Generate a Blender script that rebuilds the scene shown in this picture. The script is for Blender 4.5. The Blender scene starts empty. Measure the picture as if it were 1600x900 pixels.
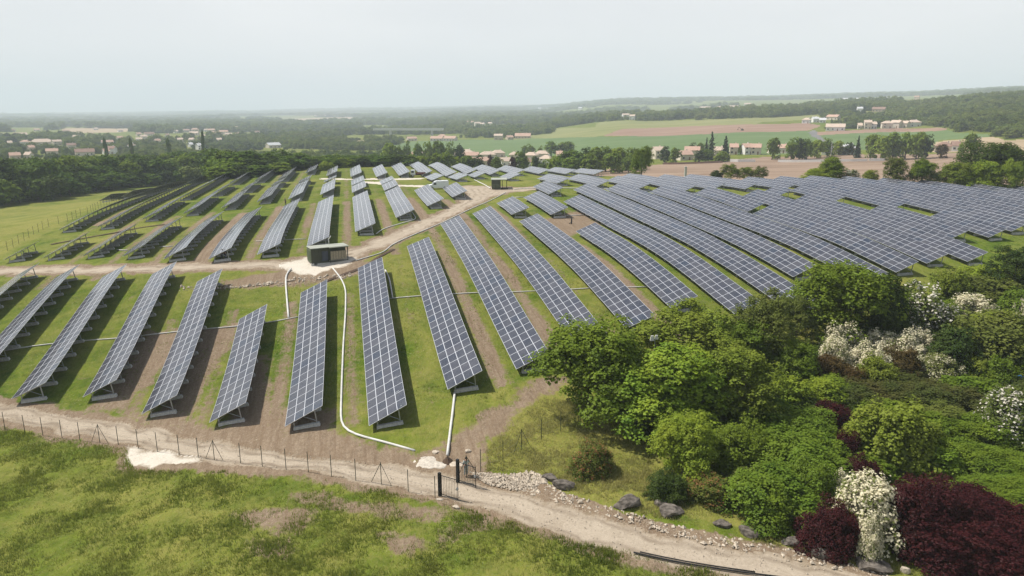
import bpy, math, random
import numpy as np
from mathutils import Matrix, Vector

# ------------------------------------------------------------------ camera, sky, sun, exposure
SC = bpy.context.scene
COL = SC.collection
F = 1142.0                      # focal length in pixels of the 1600 px wide photograph
PITCH = math.atan(280 / F)
CAMZ = 30.0
ROLL = -0.0013
cam_d = bpy.data.cameras.new("drone_camera")
cam_d.sensor_width = 36.0
cam_d.lens = 36.0 * F / 1600
cam_d.clip_start = 0.5
cam_d.clip_end = 40000
cam = bpy.data.objects.new("drone_camera", cam_d)
COL.objects.link(cam)
cam.matrix_world = (Matrix.Translation((0, 0, CAMZ)) @ Matrix.Rotation(math.pi / 2 - PITCH, 4, 'X')
                    @ Matrix.Rotation(ROLL, 4, 'Z'))
SC.camera = cam

SUN_EL, SUN_AZ = math.radians(56), math.radians(-70)      # azimuth from +Y, clockwise
W = bpy.data.worlds.new("World")
SC.world = W
W.use_nodes = True
nt = W.node_tree
nt.nodes.clear()
sky = nt.nodes.new('ShaderNodeTexSky')
sky.sky_type = 'NISHITA'
sky.sun_disc = False
sky.sun_elevation = SUN_EL
sky.sun_rotation = SUN_AZ
sky.air_density = 1.0
sky.dust_density = 1.5
sky.ozone_density = 1.0
# thin high cloud: a pale veil mixed into the clear sky, with very soft streaks
tc = nt.nodes.new('ShaderNodeTexCoord')
mp = nt.nodes.new('ShaderNodeMapping')
mp.inputs['Scale'].default_value = (1.2, 1.2, 5.0)
nz = nt.nodes.new('ShaderNodeTexNoise')
nz.inputs['Scale'].default_value = 1.6
nz.inputs['Detail'].default_value = 5
nt.links.new(tc.outputs['Generated'], mp.inputs['Vector'])
nt.links.new(mp.outputs[0], nz.inputs['Vector'])
rmp = nt.nodes.new('ShaderNodeValToRGB')
rmp.color_ramp.elements[0].position = 0.30
rmp.color_ramp.elements[0].color = (7.0, 7.1, 7.28, 1)
rmp.color_ramp.elements[1].position = 0.72
rmp.color_ramp.elements[1].color = (8.25, 8.2, 8.22, 1)
mixw = nt.nodes.new('ShaderNodeMixRGB')
sxyz = nt.nodes.new('ShaderNodeSeparateXYZ')         # the veil is thick towards the horizon, thin overhead
nt.links.new(tc.outputs['Generated'], sxyz.inputs[0])
mr = nt.nodes.new('ShaderNodeMapRange')
mr.interpolation_type = 'SMOOTHSTEP'
for i_, v_ in enumerate((0, 0.12, 0.55, 0.93, 0.22)):
    if i_:
        mr.inputs[i_].default_value = v_
nt.links.new(sxyz.outputs[2], mr.inputs[0])
nt.links.new(mr.outputs[0], mixw.inputs[0])
nt.links.new(sky.outputs[0], mixw.inputs[1])
nt.links.new(nz.outputs[0], rmp.inputs[0])
nt.links.new(rmp.outputs[0], mixw.inputs[2])
bg = nt.nodes.new('ShaderNodeBackground')
bg.inputs[1].default_value = 0.1
wo = nt.nodes.new('ShaderNodeOutputWorld')
nt.links.new(mixw.outputs[0], bg.inputs[0])
nt.links.new(bg.outputs[0], wo.inputs[0])

sl = bpy.data.lights.new("sun", 'SUN')
sl.energy = 4.9
sl.angle = math.radians(1.4)
sl.color = (1.0, 0.955, 0.89)
so = bpy.data.objects.new("sun", sl)
COL.objects.link(so)
sd = Vector((math.sin(SUN_AZ) * math.cos(SUN_EL), math.cos(SUN_AZ) * math.cos(SUN_EL), math.sin(SUN_EL)))
so.rotation_euler = sd.to_track_quat('Z', 'Y').to_euler()
so.location = sd * 300

SC.view_settings.view_transform = 'Standard'
SC.view_settings.look = 'None'
SC.view_settings.exposure = 0.22
SC.view_settings.gamma = 1.0
SC.view_settings.use_curve_mapping = False
cy = SC.cycles
cy.use_denoising = True
cy.max_bounces = 5
cy.diffuse_bounces = 2
cy.glossy_bounces = 2
cy.transmission_bounces = 2
cy.transparent_max_bounces = 4
cy.volume_bounces = 1
cy.caustics_reflective = False
cy.caustics_refractive = False
SC.render.film_transparent = False
rng = np.random.default_rng(7)
random.seed(7)
# ------------------------------------------------------------------ survey of the site: row grid and hill heights
AZ,SP,P0,ROLL=-0.21811,7.8642,0.8227,-0.00130
DK= {-8: 0.01, -7: 0.07, -6: -0.01, -5: 0.19, -4: 0.18, -3: -0.08, -2: -0.31, -1: -0.41, 0: -0.18, 1: 0.26, 2: 0.2, 3: 0.15, 4: -0.04, 5: 0.26, 6: -0.14, 7: -0.16, 8: -0.2, 9: -0.01, 10: 0.11, 11: 0.13, 12: -0.11, 13: -0.01, 14: -0.02, 15: 0.11}
SEGS= [(-8, 147.1, 154.3), (-8, 174.4, 296), (-7, 70, 132), (-7, 143.1, 157.8), (-7, 173.5, 296), (-6, 72, 126.4), (-6, 139.1, 162.4), (-6, 179.0, 210.1), (-5, 87.1, 122.4), (-5, 133.6, 165.1), (-5, 182.7, 213.3), (-4, 85.4, 119.9), (-4, 127.4, 168.3), (-4, 187.1, 215.2), (-3, 79.1, 113.7), (-3, 123.7, 170.8), (-3, 192.7, 223.6), (-3, 252, 292), (-3, 229, 244), (-4, 221, 244), (-4, 254, 292), (-5, 219, 244), (-5, 254, 292), (-6, 216, 292), (-9, 250, 300), (-10, 255, 300), (-2, 74.2, 99.1), (-2, 123.1, 180.0), (-2, 192.2, 228.3), (-2, 233, 246), (-2, 275.3, 303.7), (-1, 70.1, 104.4), (-1, 125.1, 181.8), (-1, 195.4, 221.9), (-1, 229.7, 239.8), (-1, 259.0, 287.1), (0, 67.0, 111.5), (0, 135.1, 186.8), (0, 194.9, 210.0), (0, 212.0, 232.7), (0, 251.4, 288.1), (1, 71.6, 121.9), (1, 148.8, 193.3), (1, 195.8, 210.0), (1, 211.6, 225.1), (1, 247.2, 286.2), (2, 73.5, 139.2), (2, 162.3, 194.9), (2, 252.6, 297.4), (3, 76.6, 148.4), (3, 177.9, 197.2), (3, 222.9, 244.6), (3, 254.7, 307.2), (4, 80.7, 138.9), (4, 145.8, 161.4), (4, 223.6, 243.8), (4, 248.4, 305.2), (5, 85.8, 127.8), (5, 145.1, 169.7), (5, 238.6, 252.5), (5, 257.2, 296.3), (6, 82.8, 161.1), (6, 174.0, 190.1), (6, 220.3, 235.0), (6, 250.9, 286.9), (7, 80.6, 179.0), (7, 194.3, 216.1), (7, 247.4, 279.4), (8, 94.1, 176.6), (8, 183.8, 211.1), (8, 244.1, 270.1), (9, 88.5, 167.8), (9, 174.6, 199.3), (9, 239.1, 265.4), (10, 92.2, 133.2), (10, 135.5, 159.8), (10, 165.3, 211.0), (10, 233.4, 258.9), (11, 95.1, 151.6), (11, 165.8, 202.9), (12, 95.2, 143.5), (12, 149.6, 156.2), (12, 163.8, 201.7), (13, 107.3, 129.5), (13, 140.7, 157.0), (13, 159.5, 182.6), (14, 107.3, 122.1), (14, 131.8, 179.6), (15, 110.4, 178), (16, 113, 174), (17, 116, 169), (18, 118, 164.5), (19, 120, 160), (20, 122, 156), (21, 124, 152), (22, 126, 148)]
TC="""-102 -96 -89 -82 -74 -67 -59 -51 -43 -35 -28 -21 -14 -8 -3 2 7 12 16 21 25 29 32 36
-95 -88 -82 -75 -67 -60 -52 -43 -34 -26 -17 -10 -4 2 6 11 15 19 23 27 31 34 37 40
-87 -81 -75 -68 -61 -53 -44 -35 -26 -16 -7 1 7 12 15 19 23 27 30 34 37 40 42 45
-79 -74 -68 -62 -55 -46 -37 -27 -17 -6 4 12 18 22 24 27 30 34 38 41 43 45 47 49
-71 -67 -62 -56 -49 -40 -30 -19 -8 4 15 25 30 32 33 35 38 42 45 48 49 50 51 52
-62 -59 -56 -51 -44 -35 -23 -10 3 14 26 37 42 42 42 44 47 50 53 54 55 55 55 54
-52 -51 -50 -47 -41 -31 -16 0 16 28 36 46 51 52 53 54 56 58 60 60 60 59 57 55
-42 -42 -43 -43 -40 -29 -10 13 34 44 48 52 56 61 64 65 65 66 66 66 64 62 58 55
-32 -34 -36 -40 -40 -30 -4 28 52 59 62 62 64 70 74 74 71 71 71 71 68 63 58 53
-24 -26 -30 -35 -39 -30 2 41 65 70 71 71 74 80 82 79 74 73 74 74 70 63 56 50
-17 -19 -23 -28 -31 -20 13 50 72 75 76 78 80 85 86 81 74 71 72 73 70 61 53 45
-12 -14 -15 -18 -17 -3 25 53 70 76 80 83 80 84 86 83 73 68 68 69 64 56 48 40
-10 -10 -9 -9 -3 12 34 53 65 76 84 89 84 87 89 83 75 70 70 67 58 49 42 34
-9 -7 -5 -2 4 19 37 58 67 72 77 85 88 92 93 86 81 77 73 64 53 44 36 28
-9 -6 -3 1 7 17 31 56 70 74 80 85 92 96 93 86 83 76 66 57 48 39 32 24
-11 -7 -3 1 7 15 28 47 66 75 83 94 97 95 92 86 81 70 59 51 44 36 28 21
-13 -8 -4 1 7 15 29 52 74 83 88 101 100 95 92 87 79 69 58 49 42 34 27 19
-15 -10 -5 0 7 15 28 45 66 84 90 96 103 101 96 89 80 70 59 50 42 34 27 19
-17 -12 -6 0 7 16 26 39 56 76 84 91 103 104 98 91 82 72 62 52 44 36 28 20
-19 -13 -6 0 8 17 27 40 56 73 82 90 99 101 98 91 83 74 64 55 46 38 30 22
-20 -14 -6 1 9 18 29 42 56 70 80 88 95 97 96 91 84 76 67 58 50 41 33 25
-21 -14 -6 2 11 21 32 43 56 68 78 86 91 94 93 89 84 77 69 61 53 45 37 29
-22 -13 -5 4 13 23 33 44 56 66 76 83 88 90 90 88 83 77 71 63 56 48 40 33
-21 -13 -4 5 15 24 35 45 55 65 73 80 85 87 88 86 83 78 72 65 58 51 44 36
-21 -12 -3 7 16 26 36 46 55 64 71 78 82 85 86 85 82 78 73 67 61 54 47 40
-20 -11 -1 8 18 27 37 46 55 63 70 75 80 82 84 83 81 78 74 69 63 57 50 44
-19 -10 0 9 19 28 37 46 54 62 68 74 78 81 82 82 81 78 75 70 65 60 54 48
-18 -8 1 10 20 29 38 46 54 61 67 72 76 79 80 81 80 78 75 72 67 62 57 51"""
# ------------------------------------------------------------------ terrain
TCA = np.array([[int(v) for v in r.split()] for r in TC.strip().split('\n')], float) / 10.0
TX0, TY0, TCS = -170., 15., 15.
TNX, TNY = TCA.shape

def _bs(u):
    i = np.floor(u).astype(int)
    f = u - i
    return i, ((1 - f)**3 / 6, (3 * f**3 - 6 * f**2 + 4) / 6, (-3 * f**3 + 3 * f**2 + 3 * f + 1) / 6, f**3 / 6)

def t_near(X, Y):
    i, bx = _bs(np.clip((X - TX0) / TCS, 0, TNX - 3.001))
    j, by = _bs(np.clip((Y - TY0) / TCS, 0, TNY - 3.001))
    z = 0.
    for a in range(4):
        for b in range(4):
            z = z + TCA[np.clip(i + a, 0, TNX - 1), np.clip(j + b, 0, TNY - 1)] * bx[a] * by[b]
    return z

FR = np.log(np.array([250, 300, 450, 600, 900, 1300, 2000, 3000, 5000, 8000, 13000.]))
FC = np.arctan((np.array([-100, 0, 200, 400, 600, 800, 1000, 1200, 1400, 1600, 1700.]) - 800) / F * 0.971)
FZ = np.array([
    #250 300  450  600  900 1300 2000 3000 5000 8000 13000
    [-2, -4,  -7,  -9, -13, -17, -22, -26, -30, -30, -30],
    [-2, -4,  -7,  -9, -13, -17, -22, -26, -30, -28, -22],
    [ 0, -3,  -7, -10, -14, -18, -22, -26, -30, -26, -8],
    [ 2, -1,  -8, -11, -16, -20, -22, -22, -24, -12, 10],
    [ 4,  2,  -9, -13, -15, -17, -20, -18, -14,  10, 55],
    [ 6,  2,  -8, -11, -10, -11, -10,  -2,   8,  45, 105],
    [ 5,  2,  -2,  -3,   3,  12,  14,  15,  85, 110, 130],
    [ 5,  3,   0,   1,   9,  21,  28,  45,  88, 130, 170],
    [ 6,  4,   2,   4,  11,  29,  42,  60, 105, 150, 220],
    [ 8,  7,   6,   8,  24,  42,  50,  75, 130, 190, 260],
    [ 8,  7,   6,   8,  28,  48,  55,  80, 135, 190, 260]], float)
R1A = np.array([200, 205, 235, 300, 315, 300, 248, 222, 208, 200, 200.])

def _hash(ix, iy, s):
    h = (ix.astype(np.int64) * 374761393 + iy.astype(np.int64) * 668265263 + s * 974634777) & 0x7fffffff
    h = ((h ^ (h >> 13)) * 1274126177) & 0x7fffffff
    return ((h ^ (h >> 16)) & 0xffff) / 65535.0

def vnoise(X, Y, sc, s=0):
    x, y = np.asarray(X) / sc, np.asarray(Y) / sc
    ix, iy = np.floor(x), np.floor(y)
    fx, fy = x - ix, y - iy
    fx, fy = fx * fx * (3 - 2 * fx), fy * fy * (3 - 2 * fy)
    a, b = _hash(ix, iy, s), _hash(ix + 1, iy, s)
    c, d = _hash(ix, iy + 1, s), _hash(ix + 1, iy + 1, s)
    return (a * (1 - fx) + b * fx) * (1 - fy) + (c * (1 - fx) + d * fx) * fy

def fbm(X, Y, sc, s=0, o=3):
    v, w, t = 0., 1., 0.
    for k in range(o):
        v = v + w * vnoise(X, Y, sc / 2**k, s + k)
        t += w
        w *= .5
    return v / t

def smooth(a, b, x):
    t = np.clip((x - a) / (b - a), 0, 1)
    return t * t * (3 - 2 * t)

def T(X, Y):
    X = np.asarray(X, float)
    Y = np.asarray(Y, float)
    r = np.hypot(X, Y) + 1e-6
    a = np.clip(np.arctan2(X, Y), FC[0], FC[-1] - 1e-6)
    lr = np.clip(np.log(r), FR[0], FR[-1] - 1e-6)
    i = np.clip(np.searchsorted(FC, a, side='right') - 1, 0, len(FC) - 2)
    j = np.clip(np.searchsorted(FR, lr, side='right') - 1, 0, len(FR) - 2)
    u = (a - FC[i]) / (FC[i + 1] - FC[i])
    u = u * u * (3 - 2 * u)
    v = (lr - FR[j]) / (FR[j + 1] - FR[j])
    zf = (FZ[i, j] * (1 - u) + FZ[i + 1, j] * u) * (1 - v) + (FZ[i, j + 1] * (1 - u) + FZ[i + 1, j + 1] * u) * v
    zf = zf + (fbm(X, Y, 420., 5) - .5) * np.clip((r - 900) / 1500, 0, 1) * 10
    zf = zf + (fbm(X, Y, 2600., 9) - .5) * np.clip((r - 3000) / 3000, 0, 1) * 46
    r1 = np.interp(a, FC, R1A)
    w = smooth(0, 1, (r - r1) / 85.)
    return t_near(X, Y) * (1 - w) + zf * w

CP, SP_ = math.cos(PITCH), math.sin(PITCH)

def ray(x, y):
    u, v = (x - 800) / F, (450 - y) / F
    u, v = u * math.cos(ROLL) - v * math.sin(ROLL), u * math.sin(ROLL) + v * math.cos(ROLL)
    return np.array([u, CP + v * SP_, -SP_ + v * CP])

def at(x, y, rmin=40.):
    """the point of the terrain seen at photo pixel x, y (first crossing beyond rmin)"""
    d = ray(x, y)
    h = math.hypot(d[0], d[1])
    L = np.geomspace(rmin, 15000, 1600) / h
    z = CAMZ + d[2] * L - T(d[0] * L, d[1] * L)
    m = int(np.argmax(z <= 0)) if (z <= 0).any() else len(L) - 1
    if m > 0:
        a, b = L[m - 1], L[m]
        for _ in range(14):
            c = (a + b) / 2
            if CAMZ + d[2] * c - float(T(d[0] * c, d[1] * c)) > 0:
                a = c
            else:
                b = c
        l = (a + b) / 2
    else:
        l = L[0]
    X, Y = d[0] * l, d[1] * l
    return np.array([X, Y, float(T(X, Y))])

def at_r(x, r):
    """terrain point in photo column x (near the horizon) at ground distance r"""
    a = math.atan((x - 800) / F * 0.971)
    X, Y = r * math.sin(a), r * math.cos(a)
    return np.array([X, Y, float(T(X, Y))])

def depth(P):
    return P[1] * CP - (P[2] - CAMZ) * SP_

def pix(X, Y, Z):
    D = Y * CP - (Z - CAMZ) * SP_
    return 800 + F * X / D, 450 - F * (Y * SP_ + (Z - CAMZ) * CP) / D

def span(P, px):
    """metres covered by px photo pixels at point P"""
    return px * depth(P) / F

def px_poly(pts, rmin=40.):
    return np.array([at(x, y, rmin)[:2] for x, y in pts])

def inside(poly, X, Y):
    c = np.zeros(X.shape, bool)
    n = len(poly)
    for i in range(n):
        x1, y1 = poly[i]
        x2, y2 = poly[(i + 1) % n]
        if y1 == y2:
            continue
        c ^= ((y1 > Y) != (y2 > Y)) & (X < (x2 - x1) * (Y - y1) / (y2 - y1) + x1)
    return c

def dist_line(poly, X, Y, closed=True):
    d = np.full(X.shape, 1e9)
    n = len(poly)
    for i in range(n if closed else n - 1):
        x1, y1 = poly[i]
        x2, y2 = poly[(i + 1) % n]
        dx, dy = x2 - x1, y2 - y1
        q = np.clip(((X - x1) * dx + (Y - y1) * dy) / (dx * dx + dy * dy + 1e-9), 0, 1)
        d = np.minimum(d, np.hypot(X - x1 - q * dx, Y - y1 - q * dy))
    return d
# ------------------------------------------------------------------ object helpers
def tag(o, label=None, cat=None, group=None, kind=None):
    if label:
        o['label'] = label
    if cat:
        o['category'] = cat
    if group:
        o['group'] = group
    if kind:
        o['kind'] = kind
    return o

def link(name, me, mats=None, parent=None):
    o = bpy.data.objects.new(name, me)
    COL.objects.link(o)
    if mats is not None and me is not None and not me.materials:
        for m in (mats if isinstance(mats, (list, tuple)) else [mats]):
            me.materials.append(m)
    if parent is not None:
        o.parent = parent
    return o

def empty(name, loc=(0, 0, 0), rz=0., label=None, cat=None, group=None):
    o = bpy.data.objects.new(name, None)
    COL.objects.link(o)
    o.location = loc
    o.rotation_euler = (0, 0, rz)
    o.empty_display_size = .2
    return tag(o, label, cat, group)

def np_mesh(name, V, Q, attrs=None, uv=None, mi=None, smooth_=False):
    """mesh from arrays; Q is (n,3) or (n,4)"""
    V = np.asarray(V, np.float32)
    Q = np.asarray(Q, np.int32)
    me = bpy.data.meshes.new(name)
    n, k = Q.shape
    me.vertices.add(len(V))
    me.vertices.foreach_set('co', V.ravel())
    me.loops.add(n * k)
    me.loops.foreach_set('vertex_index', Q.ravel())
    me.polygons.add(n)
    me.polygons.foreach_set('loop_start', np.arange(0, n * k, k, dtype=np.int32))
    me.polygons.foreach_set('loop_total', np.full(n, k, np.int32))
    if mi is not None:
        me.polygons.foreach_set('material_index', np.asarray(mi, np.int32))
    me.polygons.foreach_set('use_smooth', np.full(n, smooth_, bool))
    if uv is not None:
        l = me.uv_layers.new(name='UVMap')
        l.data.foreach_set('uv', np.asarray(uv, np.float32).ravel())
    for nm, (dom, arr) in (attrs or {}).items():
        a = me.attributes.new(nm, 'FLOAT', dom)
        a.data.foreach_set('value', np.asarray(arr, np.float32).ravel())
    me.update(calc_edges=True)
    me.validate()
    return me

class MB:
    """collects boxes, tubes and quads into one mesh"""
    def __init__(s):
        s.v, s.f, s.m = [], [], []
    def add(s, vs, fs, mi=0):
        b = len(s.v)
        s.v += [tuple(p) for p in vs]
        s.f += [tuple(b + i for i in f) for f in fs]
        s.m += [mi] * len(fs)
        return s
    def box(s, x0, x1, y0, y1, z0, z1, mi=0, mat=None, chamfer=0.):
        vs = [(x, y, z) for z in (z0, z1) for y in (y0, y1) for x in (x0, x1)]
        if chamfer:
            c = chamfer
            vs[4:] = [(x0 + c, y0 + c, z1), (x1 - c, y0 + c, z1), (x0 + c, y1 - c, z1), (x1 - c, y1 - c, z1)]
        if mat is not None:
            vs = [mat @ Vector(v) for v in vs]
        return s.add(vs, [(0, 2, 3, 1), (4, 5, 7, 6), (0, 1, 5, 4), (2, 6, 7, 3), (0, 4, 6, 2), (1, 3, 7, 5)], mi)
    def tube(s, a, b, r0, r1=None, n=6, mi=0, cap=True):
        a, b = Vector(a), Vector(b)
        r1 = r0 if r1 is None else r1
        q = (b - a).to_track_quat('Z', 'Y')
        vs = []
        for p, r in ((a, r0), (b, r1)):
            for i in range(n):
                t = 2 * math.pi * i / n
                vs.append(p + q @ Vector((r * math.cos(t), r * math.sin(t), 0)))
        fs = [(i, (i + 1) % n, n + (i + 1) % n, n + i) for i in range(n)]
        if cap:
            fs += [tuple(range(n))[::-1], tuple(range(n, 2 * n))]
        return s.add(vs, fs, mi)
    def path(s, pts, r, n=6, mi=0):
        pts = [Vector(p) for p in pts]
        vs, fs = [], []
        for k, p in enumerate(pts):
            d = (pts[min(k + 1, len(pts) - 1)] - pts[max(k - 1, 0)]).normalized()
            sx = d.cross(Vector((0, 0, 1))).normalized()
            sz = sx.cross(d)
            for i in range(n):
                t = 2 * math.pi * i / n
                vs.append(p + sx * (r * math.cos(t)) + sz * (r * math.sin(t)))
        for k in range(len(pts) - 1):
            for i in range(n):
                fs.append((k * n + i, k * n + (i + 1) % n, (k + 1) * n + (i + 1) % n, (k + 1) * n + i))
        fs += [tuple(range(n))[::-1], tuple(range(len(vs) - n, len(vs)))]
        return s.add(vs, fs, mi)
    def mesh(s, name, smooth_=False):
        me = bpy.data.meshes.new(name)
        me.from_pydata(s.v, [], s.f)
        me.polygons.foreach_set('material_index', np.array(s.m, np.int32))
        me.polygons.foreach_set('use_smooth', np.full(len(s.f), smooth_, bool))
        me.update()
        return me
    def build(s, name, mats, parent=None, smooth_=False):
        return link(name, s.mesh(name, smooth_), mats, parent)

# ------------------------------------------------------------------ material helpers
class NT:
    def __init__(s, name):
        s.m = bpy.data.materials.new(name)
        s.m.use_nodes = True
        s.t = s.m.node_tree
        s.t.nodes.clear()
        s.out = s.n('ShaderNodeOutputMaterial')
    def n(s, typ, **k):
        nd = s.t.nodes.new(typ)
        for a, b in k.items():
            setattr(nd, a, b)
        return nd
    def l(s, a, b):
        s.t.links.new(a, b)
    def set(s, sock, v):
        if hasattr(v, 'is_linked') or isinstance(v, bpy.types.NodeSocket):
            s.l(v, sock)
        else:
            sock.default_value = v if not (isinstance(v, tuple) and len(v) == 3) else (*v, 1)
    def math(s, op, a, b=None, c=None, clamp=False):
        nd = s.n('ShaderNodeMath', operation=op, use_clamp=clamp)
        for i, v in enumerate((a, b, c)):
            if v is not None:
                s.set(nd.inputs[i], v)
        return nd.outputs[0]
    def mix(s, f, a, b, typ='MIX'):
        nd = s.n('ShaderNodeMixRGB', blend_type=typ)
        s.set(nd.inputs[0], f)
        s.set(nd.inputs[1], a)
        s.set(nd.inputs[2], b)
        return nd.outputs[0]
    def noise(s, scale, detail=4, rough=.55, vec=None, dist=0., out=0):
        nd = s.n('ShaderNodeTexNoise')
        nd.inputs['Scale'].default_value = scale
        nd.inputs['Detail'].default_value = detail
        nd.inputs['Roughness'].default_value = rough
        nd.inputs['Distortion'].default_value = dist
        if vec is not None:
            s.l(vec, nd.inputs['Vector'])
        return nd.outputs[out]
    def remap(s, v, a, b, c=0., d=1.):
        nd = s.n('ShaderNodeMapRange', clamp=True)
        s.set(nd.inputs[0], v)
        for i, q in enumerate((a, b, c, d)):
            nd.inputs[i + 1].default_value = q
        return nd.outputs[0]
    def attr(s, name, out='Fac'):
        return s.n('ShaderNodeAttribute', attribute_name=name).outputs[out]
    def pos(s):
        return s.n('ShaderNodeNewGeometry').outputs['Position']
    def obj(s):
        return s.n('ShaderNodeTexCoord').outputs['Object']
    def scaled(s, vec, sc, rz=0.):
        nd = s.n('ShaderNodeMapping')
        nd.inputs['Scale'].default_value = sc
        nd.inputs['Rotation'].default_value = (0, 0, rz)
        s.l(vec, nd.inputs['Vector'])
        return nd.outputs[0]
    def bump(s, h, strength=.5, dist=.1):
        nd = s.n('ShaderNodeBump')
        nd.inputs['Strength'].default_value = strength
        nd.inputs['Distance'].default_value = dist
        s.l(h, nd.inputs['Height'])
        return nd.outputs[0]
    def pbr(s, col, rough=.8, metal=0., spec=.3, normal=None, done=True):
        b = s.n('ShaderNodeBsdfPrincipled')
        s.set(b.inputs['Base Color'], col)
        s.set(b.inputs['Roughness'], rough)
        s.set(b.inputs['Metallic'], metal)
        b.inputs['Specular IOR Level'].default_value = spec
        if normal is not None:
            s.l(normal, b.inputs['Normal'])
        if done:
            s.l(b.outputs[0], s.out.inputs[0])
        return b

def plain(name, col, rough=.7, metal=0., spec=.3, var=.12, scale=3.):
    t = NT(name)
    n = t.noise(scale, 5, .6, t.obj())
    c = t.mix(t.remap(n, .3, .7), tuple(v * (1 - var) for v in col), tuple(min(1, v * (1 + var)) for v in col))
    t.pbr(c, rough, metal, spec)
    return t.m
# ------------------------------------------------------------------ ground sheet and its zones
def grass_mat(name, far=False):
    t = NT(name)
    P = t.pos()
    n1 = t.noise(.055, 4, .6, P)
    n2 = t.noise(.45, 5, .65, P, .6)
    n3 = t.noise(3.2, 4, .7, t.scaled(P, (1, .55, 1), .5))
    n4 = t.noise(.16, 5, .65, P, 1.2)
    lush = (.042, .088, .004)
    mid = (.106, .155, .009)
    dryc = (.262, .238, .06)
    c = t.mix(t.remap(n2, .35, .65), lush, mid)
    k = t.math('ADD', t.math('MULTIPLY', t.remap(n1, .36, .62), .55), t.math('MULTIPLY', t.remap(n4, .42, .66), .5))
    k = t.math('ADD', k, t.math('SUBTRACT', t.attr('dry'), .35), clamp=True)
    c = t.mix(t.math('MULTIPLY', k, t.remap(n3, .3, .6, .35, 1.)), c, dryc)
    c = t.mix(t.remap(n3, .40, .66, 0, .55), c, t.mix(.5, c, (.03, .055, .006)))
    n5 = t.noise(1.1, 4, .7, t.scaled(P, (1, .6, 1), .9), 1.5)
    c = t.mix(t.remap(n5, .5, .68, 0, .6), c, t.mix(.5, c, (.23, .205, .06)))
    c = t.mix(t.remap(n5, .46, .30, 0, .55), c, t.mix(.5, c, (.02, .045, .004)))
    # bare soil showing through
    soilA, soilB = (.165, .118, .076), (.27, .205, .14)
    sn = t.noise(.9, 6, .72, P, .8)
    sc = t.mix(t.remap(t.noise(2.2, 5, .7, P), .3, .7), soilA, soilB)
    sc = t.mix(t.remap(t.noise(9., 3, .7, P), .5, .75, 0, .6), sc, (.42, .34, .25))
    fur = t.noise(1., 5, .7, t.scaled(t.scaled(P, (1, 1, 1), AZ), (2.4, .16, 1)))
    sc = t.mix(t.remap(fur, .4, .62, 0, .65), sc, (.155, .105, .065))
    sc = t.mix(t.remap(t.noise(18., 2, .6, P), .6, .75, 0, .5), sc, (.45, .38, .29))
    sn = t.math('ADD', t.math('MULTIPLY', sn, .6), t.math('MULTIPLY', fur, .4))
    m = t.math('ADD', t.attr('soil'), t.math('MULTIPLY', t.math('SUBTRACT', sn, .5), 1.9))
    m = t.remap(m, .36, .62)
    c = t.mix(m, c, sc)
    # chalk
    m2 = t.math('ADD', t.attr('chalk'), t.math('MULTIPLY', t.math('SUBTRACT', sn, .5), 1.1))
    c = t.mix(t.remap(m2, .42, .6), c, (.52, .47, .38))
    # pale seed heads and small flowers
    fl = t.noise(6., 2, .6, P)
    c = t.mix(t.math('MULTIPLY', t.remap(fl, .62, .72), t.math('MULTIPLY', t.attr('flower'), .6)), c, (.55, .53, .36))
    h = t.math('ADD', t.math('MULTIPLY', n2, .5), t.math('MULTIPLY', n3, .5))
    t.pbr(c, .95, 0, .08, t.bump(h, .9, .28))
    return t.m

def track_mat(name, ca, cb, ruts=True):
    t = NT(name)
    P = t.pos()
    n1 = t.noise(.35, 5, .65, P, .5)
    n2 = t.noise(5., 5, .7, P)
    c = t.mix(t.remap(n1, .3, .7), ca, cb)
    c = t.mix(t.remap(n2, .3, .75, 0, .55), c, tuple(v * 1.45 for v in cb))
    c = t.mix(t.remap(t.noise(1.1, 6, .75, P, 1.), .56, .7, 0, .45), c, (.2, .15, .1))
    r = t.attr('rut')
    e = t.math('ADD', r, t.math('MULTIPLY', t.math('SUBTRACT', t.noise(.9, 6, .7, P, .6), .5), 1.6))
    if ruts:
        w = t.math('PINGPONG', t.math('ADD', r, t.math('MULTIPLY', n1, .35)), .8)
        c = t.mix(t.math('MULTIPLY', t.remap(w, .4, .75, 0, .75), t.remap(t.noise(.25, 3, .6, P), .35, .65, .3, 1.)), c, (.17, .13, .09))
    c = t.mix(t.remap(e, -.1, .45, 1., 0.), c, t.mix(t.remap(n2, .35, .6), (.18, .135, .085), (.27, .21, .145)))
    t.pbr(c, .95, 0, .08, t.bump(t.math('ADD', n2, n1), .7, .06))
    return t.m

def field_mat(name, ca, cb, sc=(.05, .05, .05), rz=0., stripes=0.):
    t = NT(name)
    P = t.pos()
    n1 = t.noise(1., 5, .6, t.scaled(P, sc, rz))
    c = t.mix(t.remap(n1, .32, .68), ca, cb)
    n2 = t.noise(.9, 4, .7, P)
    c = t.mix(t.remap(n2, .3, .7, 0, .3), c, tuple(v * .7 for v in ca))
    t.pbr(c, .95, 0, .05)
    return t.m

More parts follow.
